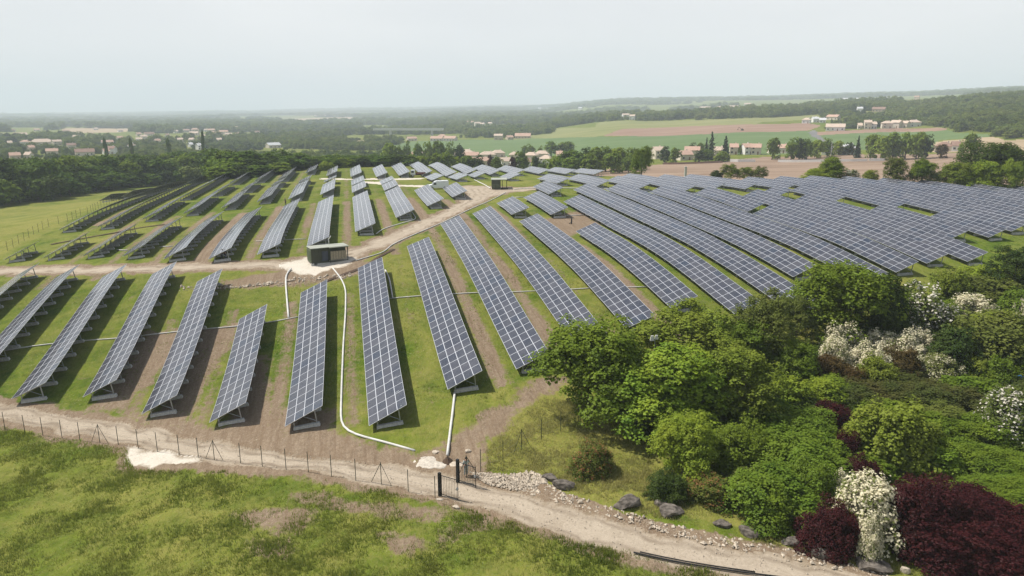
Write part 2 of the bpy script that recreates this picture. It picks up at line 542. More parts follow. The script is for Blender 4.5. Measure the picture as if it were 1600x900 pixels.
M = {}
M['grass'] = grass_mat('meadow grass and soil')
M['track'] = track_mat('pale limestone track', (.275, .225, .165), (.375, .315, .24))
M['chalk'] = track_mat('white crushed chalk', (.42, .375, .30), (.54, .49, .41), False)
M['heapchalk'] = plain('heaped white chalk', (.48, .43, .355), .95, 0, .1, .3, 4.)
M['trench'] = plain('fresh dark earth', (.075, .048, .03), .95)
M['brownfield'] = field_mat('ploughed pinkish earth', (.21, .145, .10), (.34, .25, .18), (.02, .09, .05), .12)
M['redfield'] = field_mat('bare reddish earth', (.24, .15, .105), (.32, .22, .16), (.01, .05, .02), .2)
M['crop'] = field_mat('young green crop', (.10, .155, .055), (.14, .19, .08), (.01, .04, .02), .2)
M['meadow'] = field_mat('pale meadow', (.17, .19, .065), (.25, .24, .10), (.01, .03, .02), .1)
M['tanfield'] = field_mat('dry stubble', (.33, .25, .155), (.42, .33, .22), (.02, .05, .02), .1)
M['tarmac'] = field_mat('far grey tarmac', (.16, .155, .15), (.2, .195, .185))

ZONES = [   # name, material, pixel outline, rmin
 ('dirt_track', 'track', [(-140, 614), (0, 630), (60, 640), (150, 655), (230, 668), (330, 690), (430, 705), (520, 717), (600, 726), (640, 728), (700, 737), (760, 758), (850, 778), (900, 795), (1000, 824), (1100, 850), (1200, 867), (1300, 890), (1400, 918), (1560, 960), (1560, 1010), (1300, 950), (1200, 924), (1150, 903), (1100, 890), (1000, 866), (900, 843), (800, 808), (720, 788), (660, 770), (600, 757), (540, 747), (480, 737), (400, 731), (320, 722), (250, 705), (200, 695), (100, 676), (0, 656), (-140, 636)], 30),
 ('chalk_patch', 'chalk', [(200, 700), (198, 715), (206, 729), (228, 731), (246, 733), (262, 726), (300, 722), (322, 722), (300, 709), (250, 703)], 30),
 ('service_track', 'track', [(-80, 418), (0, 418.5), (100, 417), (200, 417), (300, 412.5), (400, 409.5), (450, 407), (545, 391), (570, 382), (600, 369), (655, 346), (690, 331), (716, 317), (732, 304), (722, 296), (700, 293), (735, 290), (762, 291), (800, 293), (845, 292.5), (845, 295.5), (800, 299.5), (765, 308), (720, 331), (660, 359), (600, 386), (566, 398), (545, 409), (450, 419), (400, 419), (300, 423), (200, 425), (100, 426), (0, 428), (-80, 430)], 60),
 ('chalk_pad', 'chalk', [(440, 411), (455, 408), (475, 402), (540, 401), (560, 405), (548, 413), (525, 417.5), (505, 422), (494, 430), (476, 431.5), (462, 428), (447, 419)], 60),
 ('chalk_strip', 'chalk', [(500, 278.7), (560, 279.2), (613, 279), (661, 278), (661, 279.8), (613, 281.3), (560, 280.8), (500, 280.2)], 60),
 ('chalk_strip', 'chalk', [(570, 283.4), (595, 284.3), (620, 289.1), (680, 290), (706, 292.6), (705, 294.6), (680, 292), (619, 291.3), (594, 288.3), (572, 286)], 60),
 ('ploughed_field', 'brownfield', [(915, 330), (925, 270), (940, 266), (1000, 259.5), (1020, 257.8), (1100, 253.5), (1140, 251.5), (1170, 247.5), (1200, 245), (1300, 243.2), (1400, 241.5), (1540, 237.5), (1620, 238), (1620, 330)], 262),
 ('crop_field', 'crop', [(608, 228), (640, 221.5), (690, 219.5), (800, 218.5), (830, 216), (900, 214.5), (960, 214), (1000, 213), (1100, 209.5), (1200, 206), (1262, 204), (1270, 212), (1284, 221), (1292, 230), (1300, 236), (1210, 242), (1000, 243), (900, 241), (800, 245), (735, 241), (690, 236), (608, 236)], 262),
 ('meadow_field', 'meadow', [(862, 209), (866, 201), (930, 199), (934, 191.5), (1000, 189.3), (1130, 186), (1200, 184), (1285, 178.5), (1286, 184), (1190, 190.5), (1180, 194.4), (1060, 198), (970, 201), (945, 211), (930, 214), (900, 214.4), (830, 216), (800, 218.4), (810, 212)], 262),
 ('bare_field', 'redfield', [(943, 212.6), (970, 202), (1060, 198.2), (1180, 194.7), (1262, 192.5), (1283, 196), (1262, 203.8), (1200, 205.8), (1100, 209.3), (1000, 212.7)], 262),
 ('crop_field', 'crop', [(1278, 211.5), (1300, 210), (1400, 205.8), (1480, 203.4), (1495, 208), (1545, 210), (1550, 213), (1520, 215), (1466, 218.5), (1460, 234), (1310, 234), (1294, 221)], 262),
 ('bare_field', 'redfield', [(1276, 207), (1300, 205), (1340, 203.4), (1400, 200.3), (1472, 199.2), (1480, 203.2), (1400, 205.6), (1300, 209.8), (1278, 211.3)], 262),
 ('stubble_field', 'tanfield', [(1460, 222), (1510, 217), (1547, 214), (1560, 216.5), (1570, 219.5), (1640, 218), (1640, 235.5), (1540, 237.2), (1460, 238)], 262),
 ('country_road', 'tarmac', [(1264.5, 206), (1272, 203), (1276.5, 207), (1279, 212), (1290, 219.6), (1286, 221), (1269, 212.4)], 262),
 ('stubble_field', 'tanfield', [(97, 201), (155, 201.3), (200, 201), (200, 206), (160, 207), (97, 208)], 262),
 ('stubble_field', 'tanfield', [(435, 186.5), (480, 185), (540, 183), (562, 183.5), (560, 189), (480, 191), (440, 192)], 262),
 ('quarry_floor', 'tanfield', [(541, 221), (572, 219), (574, 226), (560, 229), (543, 228)], 262),
]
SOILP = [   # brown mulch and worn ground (pixel outlines)
 [(200, 640), (235, 655), (330, 690), (430, 705), (560, 722), (650, 722), (700, 735), (710, 712), (700, 700), (650, 712), (560, 690), (520, 682), (430, 676), (330, 668), (270, 655), (215, 655)],
 [(225, 520), (290, 520), (190, 640), (150, 640)], [(305, 520), (370, 505), (280, 665), (245, 655)], [(385, 580), (410, 560), (420, 640), (430, 680), (360, 680)],
 [(440, 640), (520, 640), (520, 690), (440, 680)], [(700, 735), (712, 690), (760, 655), (850, 590), (880, 590), (860, 610), (800, 640), (760, 690), (750, 740)],
 [(800, 812), (740, 820), (700, 836), (702, 833), (735, 817), (795, 809)],
 [(470, 775), (520, 782), (600, 795), (690, 805), (690, 809), (600, 800), (520, 787), (470, 779)],
 [(376, 805), (430, 800), (492, 803), (495, 815), (470, 828), (425, 820), (385, 815)], [(395, 842), (440, 842), (440, 862), (400, 862)], [(610, 840), (660, 852), (640, 862), (612, 850)],
 [(840, 345), (905, 330), (935, 350), (890, 368), (855, 362)],
 [(440, 425), (545, 412), (580, 412), (560, 430), (505, 440), (440, 446), (350, 450), (350, 440)],
]
RUBBLE = [(742, 738), (800, 742), (860, 758), (905, 778), (1000, 806), (1100, 832), (1200, 850), (1300, 872), (1400, 902), (1400, 918), (1300, 888), (1200, 866), (1100, 850), (1000, 824), (900, 795), (850, 778), (760, 758)]

def lat(X, Y):
    """row lattice coordinates: p across the rows (in row numbers), t along them"""
    p = X * math.cos(AZ) - Y * math.sin(AZ)
    return (p - P0) / SP, X * math.sin(AZ) + Y * math.cos(AZ)

def build_ground():
    fine = np.radians(np.arange(-43, 43.01, .13))
    coarse = np.radians(np.concatenate([np.arange(-180, -43, 3.), np.arange(45, 180, 3.)]))
    A = np.sort(np.concatenate([fine, coarse]))
    R = np.concatenate([np.linspace(1, 36, 14)[:-1], np.geomspace(36, 330, 500)[:-1], np.geomspace(330, 1700, 150)[:-1], np.geomspace(1700, 15000, 80)])
    na, nr = len(A), len(R)
    AA, RR = np.meshgrid(A, R)                 # rows: radius
    X, Y = RR * np.sin(AA), RR * np.cos(AA)
    Z = T(X, Y)
    # zones per vertex (jittered plan position gives ragged borders)
    jx = (fbm(X, Y, 2.6, 21) - .5) * 1.5
    jy = (fbm(X, Y, 2.6, 31) - .5) * 1.5
    far = np.clip(RR / 400, 0, 1)
    Xj, Yj = X + jx * (1 + 2 * far), Y + jy * (1 + 2 * far)
    zone = np.zeros(X.shape, np.int16)
    soil = np.zeros(X.shape)
    rut = np.zeros(X.shape)
    for i, (nm, mt, pl, rm) in enumerate(ZONES):
        P = px_poly(pl, rm)
        ins = inside(P, Xj, Yj)
        if rm < 100:
            m = (X > P[:, 0].min() - 8) & (X < P[:, 0].max() + 8) & (Y > P[:, 1].min() - 8) & (Y < P[:, 1].max() + 8)
            d = dist_line(P, Xj[m], Yj[m])
            if nm != 'chalk_strip':
                soil[m] = np.maximum(soil[m], .95 * np.exp(-(d / 1.5)**2))
            if nm != 'chalk_strip':
                rut[m & ins] = d[ins[m]]
            else:
                rut[ins] = 3.
        else:
            ins &= RR > rm - 25
        zone[ins] = i + 1
    lush = np.zeros(X.shape)
    for pl in SOILP:
        P = px_poly(pl)
        m = (X > P[:, 0].min() - 5) & (X < P[:, 0].max() + 5) & (Y > P[:, 1].min() - 5) & (Y < P[:, 1].max() + 5)
        ins = inside(P, Xj[m], Yj[m])
        d = dist_line(P, Xj[m], Yj[m])
        soil[m] = np.maximum(soil[m], np.where(ins, .62 + .35 * np.clip(d / 1.2, 0, 1), .6 * np.exp(-(d / 1.2)**2)))
    P = px_poly(RUBBLE, 30)
    m = (X > P[:, 0].min() - 5) & (X < P[:, 0].max() + 5) & (Y > P[:, 1].min() - 5) & (Y < P[:, 1].max() + 5)
    chalk = np.zeros(X.shape)
    ins = inside(P, Xj[m], Yj[m])
    soil[m] = np.maximum(soil[m], np.where(ins, .7, 0))
    chalk[m] = np.where(ins, .34, 0)
    # worn aisles between the rows
    kk, tt = lat(X, Y)
    infield = (RR < 300) & (tt > np.interp(kk, [-8, -1, 1, 2, 6, 8, 24], [84, 68, 70, 72, 80, 94, 110])) & (kk > -8.6) & (kk < 23)
    fr = kk - np.floor(kk)
    aisle = np.exp(-((fr - .79) / .17)**2)
    kf = np.floor(kk).astype(int)
    amp = .32 + .0 * X
    amp = np.where((kk > -4.3) & (kk < 1) & (tt < 104), .62, amp)
    amp = np.where((kk > -7.5) & (kk < 4) & (tt > 124) & (tt < 186), .66, amp)
    amp = np.where((kk > 0) & (kk < 6.2) & (tt < 142), .50, amp)
    amp = np.where((kk < -3.5) & (tt < 122), .22, amp)
    amp = np.where((kk > 7), .28, amp)
    amp = amp * (.55 + .9 * _hash(kf, (tt // 60).astype(int), 77)) * (.6 + .8 * fbm(X, Y, 14., 55))
    soil = np.maximum(soil, np.where(infield, aisle * amp * 1.12, 0))
    dry = .25 + .35 * fbm(X, Y, 26., 61)
    dry = np.where(infield, dry - .12, dry)
    dry = np.where((kk < -8.4) & (RR < 320), dry + .28, dry)               # the hay slope on the left
    xx, yy = pix(X, Y, Z)
    bank = px_poly([(720, 735), (800, 650), (860, 590), (1010, 640), (1050, 760), (1180, 800), (1300, 850), (1100, 815), (900, 770), (800, 735)])
    dry = np.where(inside(bank, X, Y), dry + .45, dry)
    far_g = smooth(300, 700, RR)
    dry = dry * (1 - far_g) + far_g * (.1 + .5 * fbm(X, Y, 300., 88))
    flower = np.where(infield, fbm(X, Y, 9., 91), .25)
    flower = np.where((kk < -8.4) & (RR < 320), .5, flower)
    # micro relief where nothing is built on it
    near = (1 - smooth(150, 320, RR)) * (zone == 0)
    Zm = Z + near * ((fbm(X, Y, 2.4, 3, 4) - .5) * .34 + (fbm(X, Y, .8, 13, 2) - .5) * .14) * np.where(infield, .45, 1.)
    Zm = Zm - .05 * (zone > 0) * (RR < 300)
    # faces
    ia = np.arange(na)
    ib = (ia + 1) % na
    base = (np.arange(nr - 1) * na)[:, None]
    Q = np.stack([base + ia, base + ib, base + na + ib, base + na + ia], -1)      # nr-1, na, 4
    Q = Q[..., ::-1].reshape(-1, 4)
    zf = zone.ravel()[Q]
    zf = np.where((zf == zf[:, :1]).all(1), zf[:, 0], np.sort(zf, 1)[:, 2])
    V = np.stack([X, Y, Zm], -1).reshape(-1, 3)
    att = dict(soil=soil.ravel(), dry=dry.ravel(), rut=rut.ravel(), chalk=chalk.ravel(), flower=flower.ravel())
    for z in range(len(ZONES) + 1):
        q = Q[zf == z]
        if len(q) == 0:
            continue
        us, inv = np.unique(q, return_inverse=True)
        q2 = inv.reshape(q.shape)
        keys = ('soil', 'dry', 'chalk', 'flower') if z == 0 else ('rut',)
        nm, mt = ('ground', 'grass') if z == 0 else ZONES[z - 1][:2]
        v = V[us]
        if z == 0:
            c = len(v)                                   # close the small hole under the camera
            v = np.vstack([v, [[0, 0, v[:na, 2].mean()]]])
            ring = inv.reshape(q.shape)[:0]
        me = np_mesh(nm, v, q2, {k: ('POINT', np.append(att[k][us], 0) if z == 0 else att[k][us]) for k in keys}, smooth_=True)
        o = link(nm, me, M[mt])
        tag(o, kind='structure')
build_ground()
# ------------------------------------------------------------------ solar arrays
def panel_mat():
    t = NT('photovoltaic glass')
    uv = t.n('ShaderNodeUVMap').outputs[0]
    sp = t.n('ShaderNodeSeparateXYZ')
    t.l(uv, sp.inputs[0])
    u, v = sp.outputs[0], sp.outputs[1]
    fu, fv = t.math('FRACT', u), t.math('FRACT', v)
    # aluminium frame: distance to the module edge
    du = t.math('MULTIPLY', t.math('MINIMUM', fu, t.math('SUBTRACT', 1., fu)), 1.7)
    dv = t.math('MULTIPLY', t.math('MINIMUM', fv, t.math('SUBTRACT', 1., fv)), 1.0)
    fr = t.math('LESS_THAN', t.math('MINIMUM', du, dv), .034)
    # cells and busbars
    cu = t.math('FRACT', t.math('MULTIPLY', t.math('SUBTRACT', fu, .0265), 10.56))
    cv = t.math('FRACT', t.math('MULTIPLY', t.math('SUBTRACT', fv, .045), 6.6))
    gap = t.math('GREATER_THAN', t.math('MAXIMUM', t.math('ABSOLUTE', t.math('SUBTRACT', cu, .5)), t.math('ABSOLUTE', t.math('SUBTRACT', cv, .5))), .482)
    bus = t.math('LESS_THAN', t.math('ABSOLUTE', t.math('SUBTRACT', t.math('FRACT', t.math('MULTIPLY', cu, 2.)), .5)), .06)
    wn = t.n('ShaderNodeTexWhiteNoise', noise_dimensions='3D')
    cb = t.n('ShaderNodeCombineXYZ')
    t.l(t.math('FLOOR', u), cb.inputs[0])
    t.l(t.math('FLOOR', v), cb.inputs[1])
    t.l(t.math('MULTIPLY', t.n('ShaderNodeObjectInfo').outputs['Random'], 97.), cb.inputs[2])
    t.l(cb.outputs[0], wn.inputs[0])
    r = wn.outputs[0]
    cell = t.mix(r, (.014, .019, .032), (.046, .046, .058))
    cell = t.mix(t.math('GREATER_THAN', r, .90), cell, (.012, .022, .042))
    c = t.mix(t.math('MAXIMUM', gap, t.math('MULTIPLY', bus, .7)), cell, (.10, .105, .13))
    dirt = t.noise(.5, 4, .6, t.pos())
    c = t.mix(t.remap(dirt, .35, .7, .01, .11), c, (.34, .32, .28))
    c = t.mix(fr, c, (.52, .53, .55))
    ro = t.math('ADD', t.math('MULTIPLY', fr, .22), .16)
    b = t.pbr(c, ro, t.math('MULTIPLY', fr, .35), .5)
    return t.m

M['panel'] = panel_mat()
M['backsheet'] = plain('shade darkened backsheet', (.10, .10, .11), .6)  # backsheet colour darkened to paint in the shade under the tables
M['alu'] = plain('mill finish aluminium', (.55, .56, .57), .4, .6)
M['galv'] = plain('galvanised steel', (.38, .40, .41), .45, .5)
M['concrete'] = plain('grey concrete ballast', (.47, .46, .43), .9, 0, .2, .28, 6.)

# shared trestle meshes; origin on the ground at the middle of the table, x across, y along
LOW, HIGH, WID = .80, 2.25, 3.70
def deck_z(x):                       # underside height at offset x from the table middle
    return LOW + (HIGH - LOW) * (x + WID / 2) / WID - .09
mb = MB()
mb.box(-1.12, 1.55, -.23, .23, -.12, .34, chamfer=.07)
for x in (-.45, .75):
    mb.box(x - .02, x + .02, -.235, .235, .1, .35)
ballast_me = mb.mesh('ballast_block')
ballast_me.materials.append(M['concrete'])
mb = MB()
for x in (-.95, 1.25):
    mb.box(x - .05, x + .05, -.05, .05, .32, deck_z(x) - .1)
    mb.box(x - .11, x + .11, -.11, .11, .34, .37)
mb.tube((.0, 0, deck_z(0) - .1), (1.22, 0, .55), .028, n=4)
mb.tube((-.93, 0, .6), (.25, 0, deck_z(.25) - .1), .022, n=4)
a = math.atan2(HIGH - LOW, WID)
mb.box(-1.75, 1.75, -.035, .035, -.06, .06, mat=Matrix.Translation((0, 0, deck_z(0) - .1)) @ Matrix.Rotation(-a, 4, 'Y'))
frame_me = mb.mesh('support_frame')
frame_me.materials.append(M['galv'])

def rc(k):
    return P0 + SP * k + DK.get(k, 0.0)
CA, SA = math.cos(AZ), math.sin(AZ)
def row_xy(p, t):
    return p * CA + t * SA, -p * SA + t * CA

def array_lines(k, t0, t1):
    n = max(3, int(round((t1 - t0) / 1.72)))
    t = np.linspace(t0, t1, n + 1)
    p = rc(k)
    Xl, Yl = row_xy(p, t)
    Xh, Yh = row_xy(p + WID, t)
    zl, zh = T(Xl, Yl) + LOW, T(Xh, Yh) + HIGH
    return n, t, Xl, Yl, zl, Xh, Yh, zh

def solar_array(k, t0, t1, label, group):
    n, t, Xl, Yl, zl, Xh, Yh, zh = array_lines(k, t0, t1)
    rj = random.Random(k * 1000 + int(t0))
    off = np.repeat([rj.uniform(-.045, .045) for _ in range((n + 1) // 6 + 2)], 6)[:n + 1]
    zl, zh = zl + off, zh + off * .6
    xm, ym = row_xy(rc(k) + WID / 2, t0)
    O = np.array([xm, ym, float(T(xm, ym))])
    root = empty('solar_array', O, 0, label, 'solar array', group)
    L, H = np.stack([Xl, Yl, zl], 1) - O, np.stack([Xh, Yh, zh], 1) - O
    # deck: top, bottom and edges
    dn = np.array([0, 0, .055])
    V = np.vstack([L, H, L - dn, H - dn])
    m = n + 1
    i = np.arange(n)
    top = np.stack([i, i + m, i + m + 1, i + 1], 1)
    bot = np.stack([i + 2 * m, i + 1 + 2 * m, i + 1 + 3 * m, i + 3 * m], 1)
    e1 = np.stack([i, i + 1, i + 1 + 2 * m, i + 2 * m], 1)
    e2 = np.stack([i + m, i + 3 * m, i + 1 + 3 * m, i + 1 + m], 1)
    caps = np.array([[0, 2 * m, 3 * m, m], [n, n + m, n + 3 * m, n + 2 * m]])
    Q = np.vstack([top, bot, e1, e2, caps])
    uvt = np.stack([np.stack([i, 0 * i], 1), np.stack([i, 0 * i + 4], 1), np.stack([i + 1, 0 * i + 4], 1), np.stack([i + 1, 0 * i], 1)], 1)
    UV = np.concatenate([uvt.reshape(-1, 2), np.zeros(((len(Q) - n) * 4, 2))])
    mi = np.concatenate([np.zeros(n), np.ones(n), np.full(2 * n + 2, 2)])
    link('module_deck', np_mesh('module_deck', V, Q, uv=UV, mi=mi), [M['panel'], M['backsheet'], M['alu']], root)
    # purlins
    vs, fs = [], []
    for f in (.22, .78):
        C = L * (1 - f) + H * f - np.array([0, 0, .075])
        b = len(vs)
        for q in C:
            for dx, dz in ((-.03, -.05), (.03, -.05), (.03, .01), (-.03, .01)):
                vs.append(q + np.array([dx, 0, dz]))
        for j in range(n):
            for c in range(4):
                fs.append((b + j * 4 + c, b + j * 4 + (c + 1) % 4, b + j * 4 + 4 + (c + 1) % 4, b + j * 4 + 4 + c))
    link('purlin', np_mesh('purlin', np.array(vs), np.array(fs)), M['galv'], root)
    ln = t1 - t0
    nf = max(2, int(round((ln - 1.2) / 3.3)) + 1)
    for tt in np.linspace(t0 + .55, t1 - .55, nf):
        xa, ya = row_xy(rc(k), tt)
        xb, yb = row_xy(rc(k) + WID, tt)
        za, zb = float(T(xa, ya)), float(T(xb, yb))
        ex = Vector((xb - xa, yb - ya, zb - za)).normalized()
        ey = Vector((SA, CA, 0))
        x1, y1 = row_xy(rc(k) + WID / 2, tt + 1)
        x0, y0 = row_xy(rc(k) + WID / 2, tt - 1)
        ey = Vector((x1 - x0, y1 - y0, float(T(x1, y1) - T(x0, y0)))).normalized()
        ez = ex.cross(ey).normalized()
        mt = Matrix((( ex.x, ey.x, ez.x, (xa + xb) / 2 - O[0]), (ex.y, ey.y, ez.y, (ya + yb) / 2 - O[1]), (ex.z, ey.z, ez.z, (za + zb) / 2 - O[2]), (0, 0, 0, 1)))
        b = link('ballast_block', ballast_me, None, root)
        b.matrix_local = mt @ Matrix.Rotation(rj.uniform(-.05, .05), 4, 'Z')
        f = link('support_frame', frame_me, None, root)
        f.matrix_local = mt
    return root

ORD = ['first', 'second', 'third', 'fourth', 'fifth', 'sixth', 'seventh', 'eighth', 'ninth', 'tenth', 'eleventh', 'twelfth',
       'thirteenth', 'fourteenth', 'fifteenth', 'sixteenth', 'seventeenth', 'eighteenth', 'nineteenth', 'twentieth', 'twenty-first', 'twenty-second', 'twenty-third', 'twenty-fourth', 'twenty-fifth', 'twenty-sixth', 'twenty-seventh', 'twenty-eighth', 'twenty-ninth', 'thirtieth', 'thirty-first', 'thirty-second', 'thirty-third', 'thirty-fourth', 'thirty-fifth', 'thirty-sixth', 'thirty-seventh', 'thirty-eighth', 'thirty-ninth', 'fortieth', 'forty-first', 'forty-second', 'forty-third', 'forty-fourth', 'forty-fifth', 'forty-sixth']
def block_of(k, t0, t1):
    if k >= 6 and t1 > 145 and t0 < 158 or k >= 8 and t0 < 145:
        return 'right'
    if t0 < 105:
        return 'front'
    if t0 < 174:
        return 'middle'
    if t0 < 228:
        return 'rear'
    return 'back'
BTXT = dict(front=('solar arrays in the front block nearest the camera', 'solar array in the front block by the near track, {} from the left'),
            middle=('solar arrays in the middle block behind the service track', 'solar array in the middle block, {} from the left'),
            rear=('shorter solar arrays behind the middle block', 'shorter solar array behind the middle block, {} from the left'),
            back=('solar arrays along the far crest of the hill', 'solar array on the far crest of the hill, {} from the left'),
            right=('tightly packed solar arrays on the right slope', 'solar array in the packed right block, {} from the left'))
blocks = {}
for s in SEGS:
    blocks.setdefault(block_of(*s), []).append(s)
for b, ss in blocks.items():
    def keyf(s):
        X, Y = row_xy(rc(s[0]) + WID / 2, s[1])
        return float(pix(X, Y, float(T(X, Y)))[0])
    ss.sort(key=keyf)
    for i, (k, t0, t1) in enumerate(ss):
        ln = t1 - t0
        pre = 'very long ' if ln > 60 else 'long ' if ln > 35 else '' if ln > 18 else 'short '
        lab = BTXT[b][1].format(ORD[i])
        lab = lab.replace('shorter ', '') if pre == 'short ' else lab
        solar_array(k, t0, t1, pre + lab, BTXT[b][0])
# ------------------------------------------------------------------ vegetation
def leaf_mat(name, dark, light, flower=None, fl_amt=0., warm=(.16, .17, .03), trans=.28, big=None):
    t = NT(name)
    tone = t.attr('tone')
    rnd = t.n('ShaderNodeObjectInfo').outputs['Random']
    c = t.mix(tone, dark, light)
    c = t.mix(t.math('MULTIPLY', rnd, .6), c, t.mix(.6, c, warm))
    c = t.mix(t.math('MULTIPLY', t.math('FRACT', t.math('MULTIPLY', rnd, 7.3)), .4), c, t.mix(.5, c, tuple(v * .5 for v in dark)))
    n = t.noise(.35, 3, .6, t.pos())
    c = t.mix(t.remap(n, .38, .66, 0, .38), c, warm)
    if big:
        nb = t.noise(big, 4, .65, t.pos())
        c = t.mix(t.remap(nb, .5, .66, 0, .7), c, (.19, .21, .07))
        c = t.mix(t.remap(nb, .5, .34, 0, .75), c, (.022, .05, .022))
    if flower is not None:
        c = t.mix(t.math('GREATER_THAN', t.attr('bloom'), 1. - fl_amt), c, flower)
    d = t.n('ShaderNodeBsdfDiffuse')
    t.l(c, d.inputs[0])
    tr = t.n('ShaderNodeBsdfTranslucent')
    t.l(c, tr.inputs[0])
    mx = t.n('ShaderNodeMixShader')
    mx.inputs[0].default_value = trans
    t.l(d.outputs[0], mx.inputs[1])
    t.l(tr.outputs[0], mx.inputs[2])
    gl = t.n('ShaderNodeBsdfGlossy')
    gl.inputs['Roughness'].default_value = .5
    gl.inputs['Color'].default_value = (.5, .52, .5, 1)
    m2 = t.n('ShaderNodeMixShader')
    m2.inputs[0].default_value = .012
    t.l(mx.outputs[0], m2.inputs[1])
    t.l(gl.outputs[0], m2.inputs[2])
    t.l(m2.outputs[0], t.out.inputs[0])
    return t.m

LM = {
 'green': leaf_mat('leaves mid green', (0.053, 0.104, 0.012), (0.160, 0.251, 0.027), warm=(0.225, 0.268, 0.025)),
 'bright': leaf_mat('leaves bright green', (0.085, 0.159, 0.015), (0.234, 0.343, 0.035), warm=(0.357, 0.386, 0.038)),
 'yellow': leaf_mat('leaves yellow green', (.085, .125, .014), (.215, .285, .035), warm=(.27, .29, .04)),
 'olive': leaf_mat('leaves olive', (.060, .088, .016), (.155, .195, .038), warm=(.20, .21, .045)),
 'dark': leaf_mat('leaves dark green', (0.021, 0.046, 0.010), (0.069, 0.109, 0.019), warm=(0.091, 0.116, 0.020)),
 'forest': leaf_mat('leaves of the wood', (.030, .072, .009), (.095, .165, .018), warm=(.13, .18, .02)),
 'distant': leaf_mat('leaves of distant trees', (0.063, 0.120, 0.023), (0.160, 0.235, 0.042), warm=(0.244, 0.251, 0.050), big=.011),
 'conifer': leaf_mat('needles', (0.014, 0.036, 0.017), (0.042, 0.074, 0.029), warm=(0.048, 0.066, 0.024)),
 'brown': leaf_mat('dark brownish leaves', (0.053, 0.044, 0.015), (0.128, 0.094, 0.030), warm=(0.140, 0.076, 0.025)),
 'russet': leaf_mat('green and russet scrub', (.042, .070, .016), (.105, .145, .032), warm=(.14, .095, .035)),
 'purple': leaf_mat('deep purple leaves', (.014, .004, .005), (.048, .010, .012), warm=(.07, .014, .014), trans=.15),
 'cream': leaf_mat('leaves with cream flowers', (0.049, 0.084, 0.017), (0.140, 0.196, 0.042), (0.682, 0.638, 0.532), .30),
 'white': leaf_mat('leaves with cream blossom sprays', (.09, .13, .03), (.26, .29, .10), (.72, .66, .46), .56),
 'pale': leaf_mat('grey green flowering leaves', (0.094, 0.125, 0.038), (0.282, 0.302, 0.101), (0.654, 0.610, 0.415), .28),
 'hedge': leaf_mat('clipped hedge leaves', (0.057, 0.117, 0.012), (0.140, 0.227, 0.025), warm=(0.188, 0.235, 0.025)),
 'russetbush': leaf_mat('green bush with bronze shoots', (0.049, 0.092, 0.018), (0.140, 0.184, 0.033), (0.300, 0.143, 0.063), .2),
}
M['bark'] = plain('rough bark', (.14, .105, .075), .95, 0, .1, .3, 5.)

def leaves(P, N, size, rg, tone, asp=1.):
    """one bent quad per leaf spray at P with normal N"""
    n = len(P)
    N = N / (np.linalg.norm(N, axis=1, keepdims=True) + 1e-9)
    a = rg.normal(size=(n, 3))
    U = np.cross(N, a)
    U /= np.linalg.norm(U, axis=1, keepdims=True) + 1e-9
    Vv = np.cross(N, U)
    s = size * rg.uniform(.6, 1.35, (n, 1))
    U, Vv = U * s * asp, Vv * s
    ang = [(-1, -.25), (.1, -1), (1, .2), (-.15, 1)]
    V = np.stack([P + U * i + Vv * j + N * s * rg.uniform(-.35, .35, (n, 1)) for i, j in ang], 1).reshape(-1, 3)
    Q = np.arange(n * 4).reshape(n, 4)
    return V, Q

def crown_mesh(name, seed, nlobe=9, nsub=16, per=14, leaf=.16, shape=(1, 1, .8), flat=.0, lobe=(.38, .55), sub=.24, spread=.62, bottom=-.5, droop=0.):
    """foliage in a unit crown (radius about 1), centre at the origin; clumps of sprays with gaps between"""
    rg = np.random.default_rng(seed)
    P, N, TN, BL = [], [], [], []
    for i in range(nlobe):
        d = rg.normal(size=3)
        d /= np.linalg.norm(d)
        if d[2] < bottom:
            d[2] = -d[2]
        c = d * np.array(shape) * spread * rg.uniform(.55, 1.05)
        if i == 0:
            c = np.array([0, 0, .1 * shape[2]])
        R = rg.uniform(*lobe) * (1.15 if i == 0 else 1)
        dd = rg.normal(size=(nsub, 3))
        dd /= np.linalg.norm(dd, axis=1, keepdims=True)
        dd[:, 2] = np.where(dd[:, 2] < -.45, -dd[:, 2], dd[:, 2])
        for e in dd:
            sc = c + e * R * np.array([1, 1, .85]) * rg.uniform(.75, 1.08)
            sc[2] -= droop * (sc[0]**2 + sc[1]**2)
            rs = sub * rg.uniform(.6, 1.3)
            m = int(per * rg.uniform(.7, 1.3))
            g = rg.normal(size=(m, 3))
            g /= np.linalg.norm(g, axis=1, keepdims=True)
            g[:, 2] = np.where(g[:, 2] < -.3, -g[:, 2], g[:, 2])
            p = sc + g * rs * rg.uniform(.45, 1., (m, 1)) * np.array([1, 1, .6])
            P.append(p)
            N.append(g * .7 + e * .5 + rg.normal(size=(m, 3)) * .38 + np.array([0, 0, .45]))
            TN.append(np.clip(rg.uniform(.15, .85) + rg.normal(size=m) * .16, 0, 1))
            BL.append(np.clip(rg.uniform(0, 1) * .5 + rg.uniform(0, 1, m) * .5 + .15 * e[2], 0, 1))
    P, N, TN, BL = np.vstack(P), np.vstack(N), np.concatenate(TN), np.concatenate(BL)
    rad = np.percentile(np.hypot(P[:, 0], P[:, 1]), 95)
    z0, z1 = np.percentile(P[:, 2], [1, 99])
    P[:, :2] /= rad                                   # unit radius, z from -1 to 1
    P[:, 2] = (P[:, 2] - (z0 + z1) / 2) / ((z1 - z0) / 2)
    V, Q = leaves(P, N, leaf / rad, rg, TN)
    return np_mesh(name, V, Q, {'tone': ('FACE', TN), 'bloom': ('FACE', BL)})

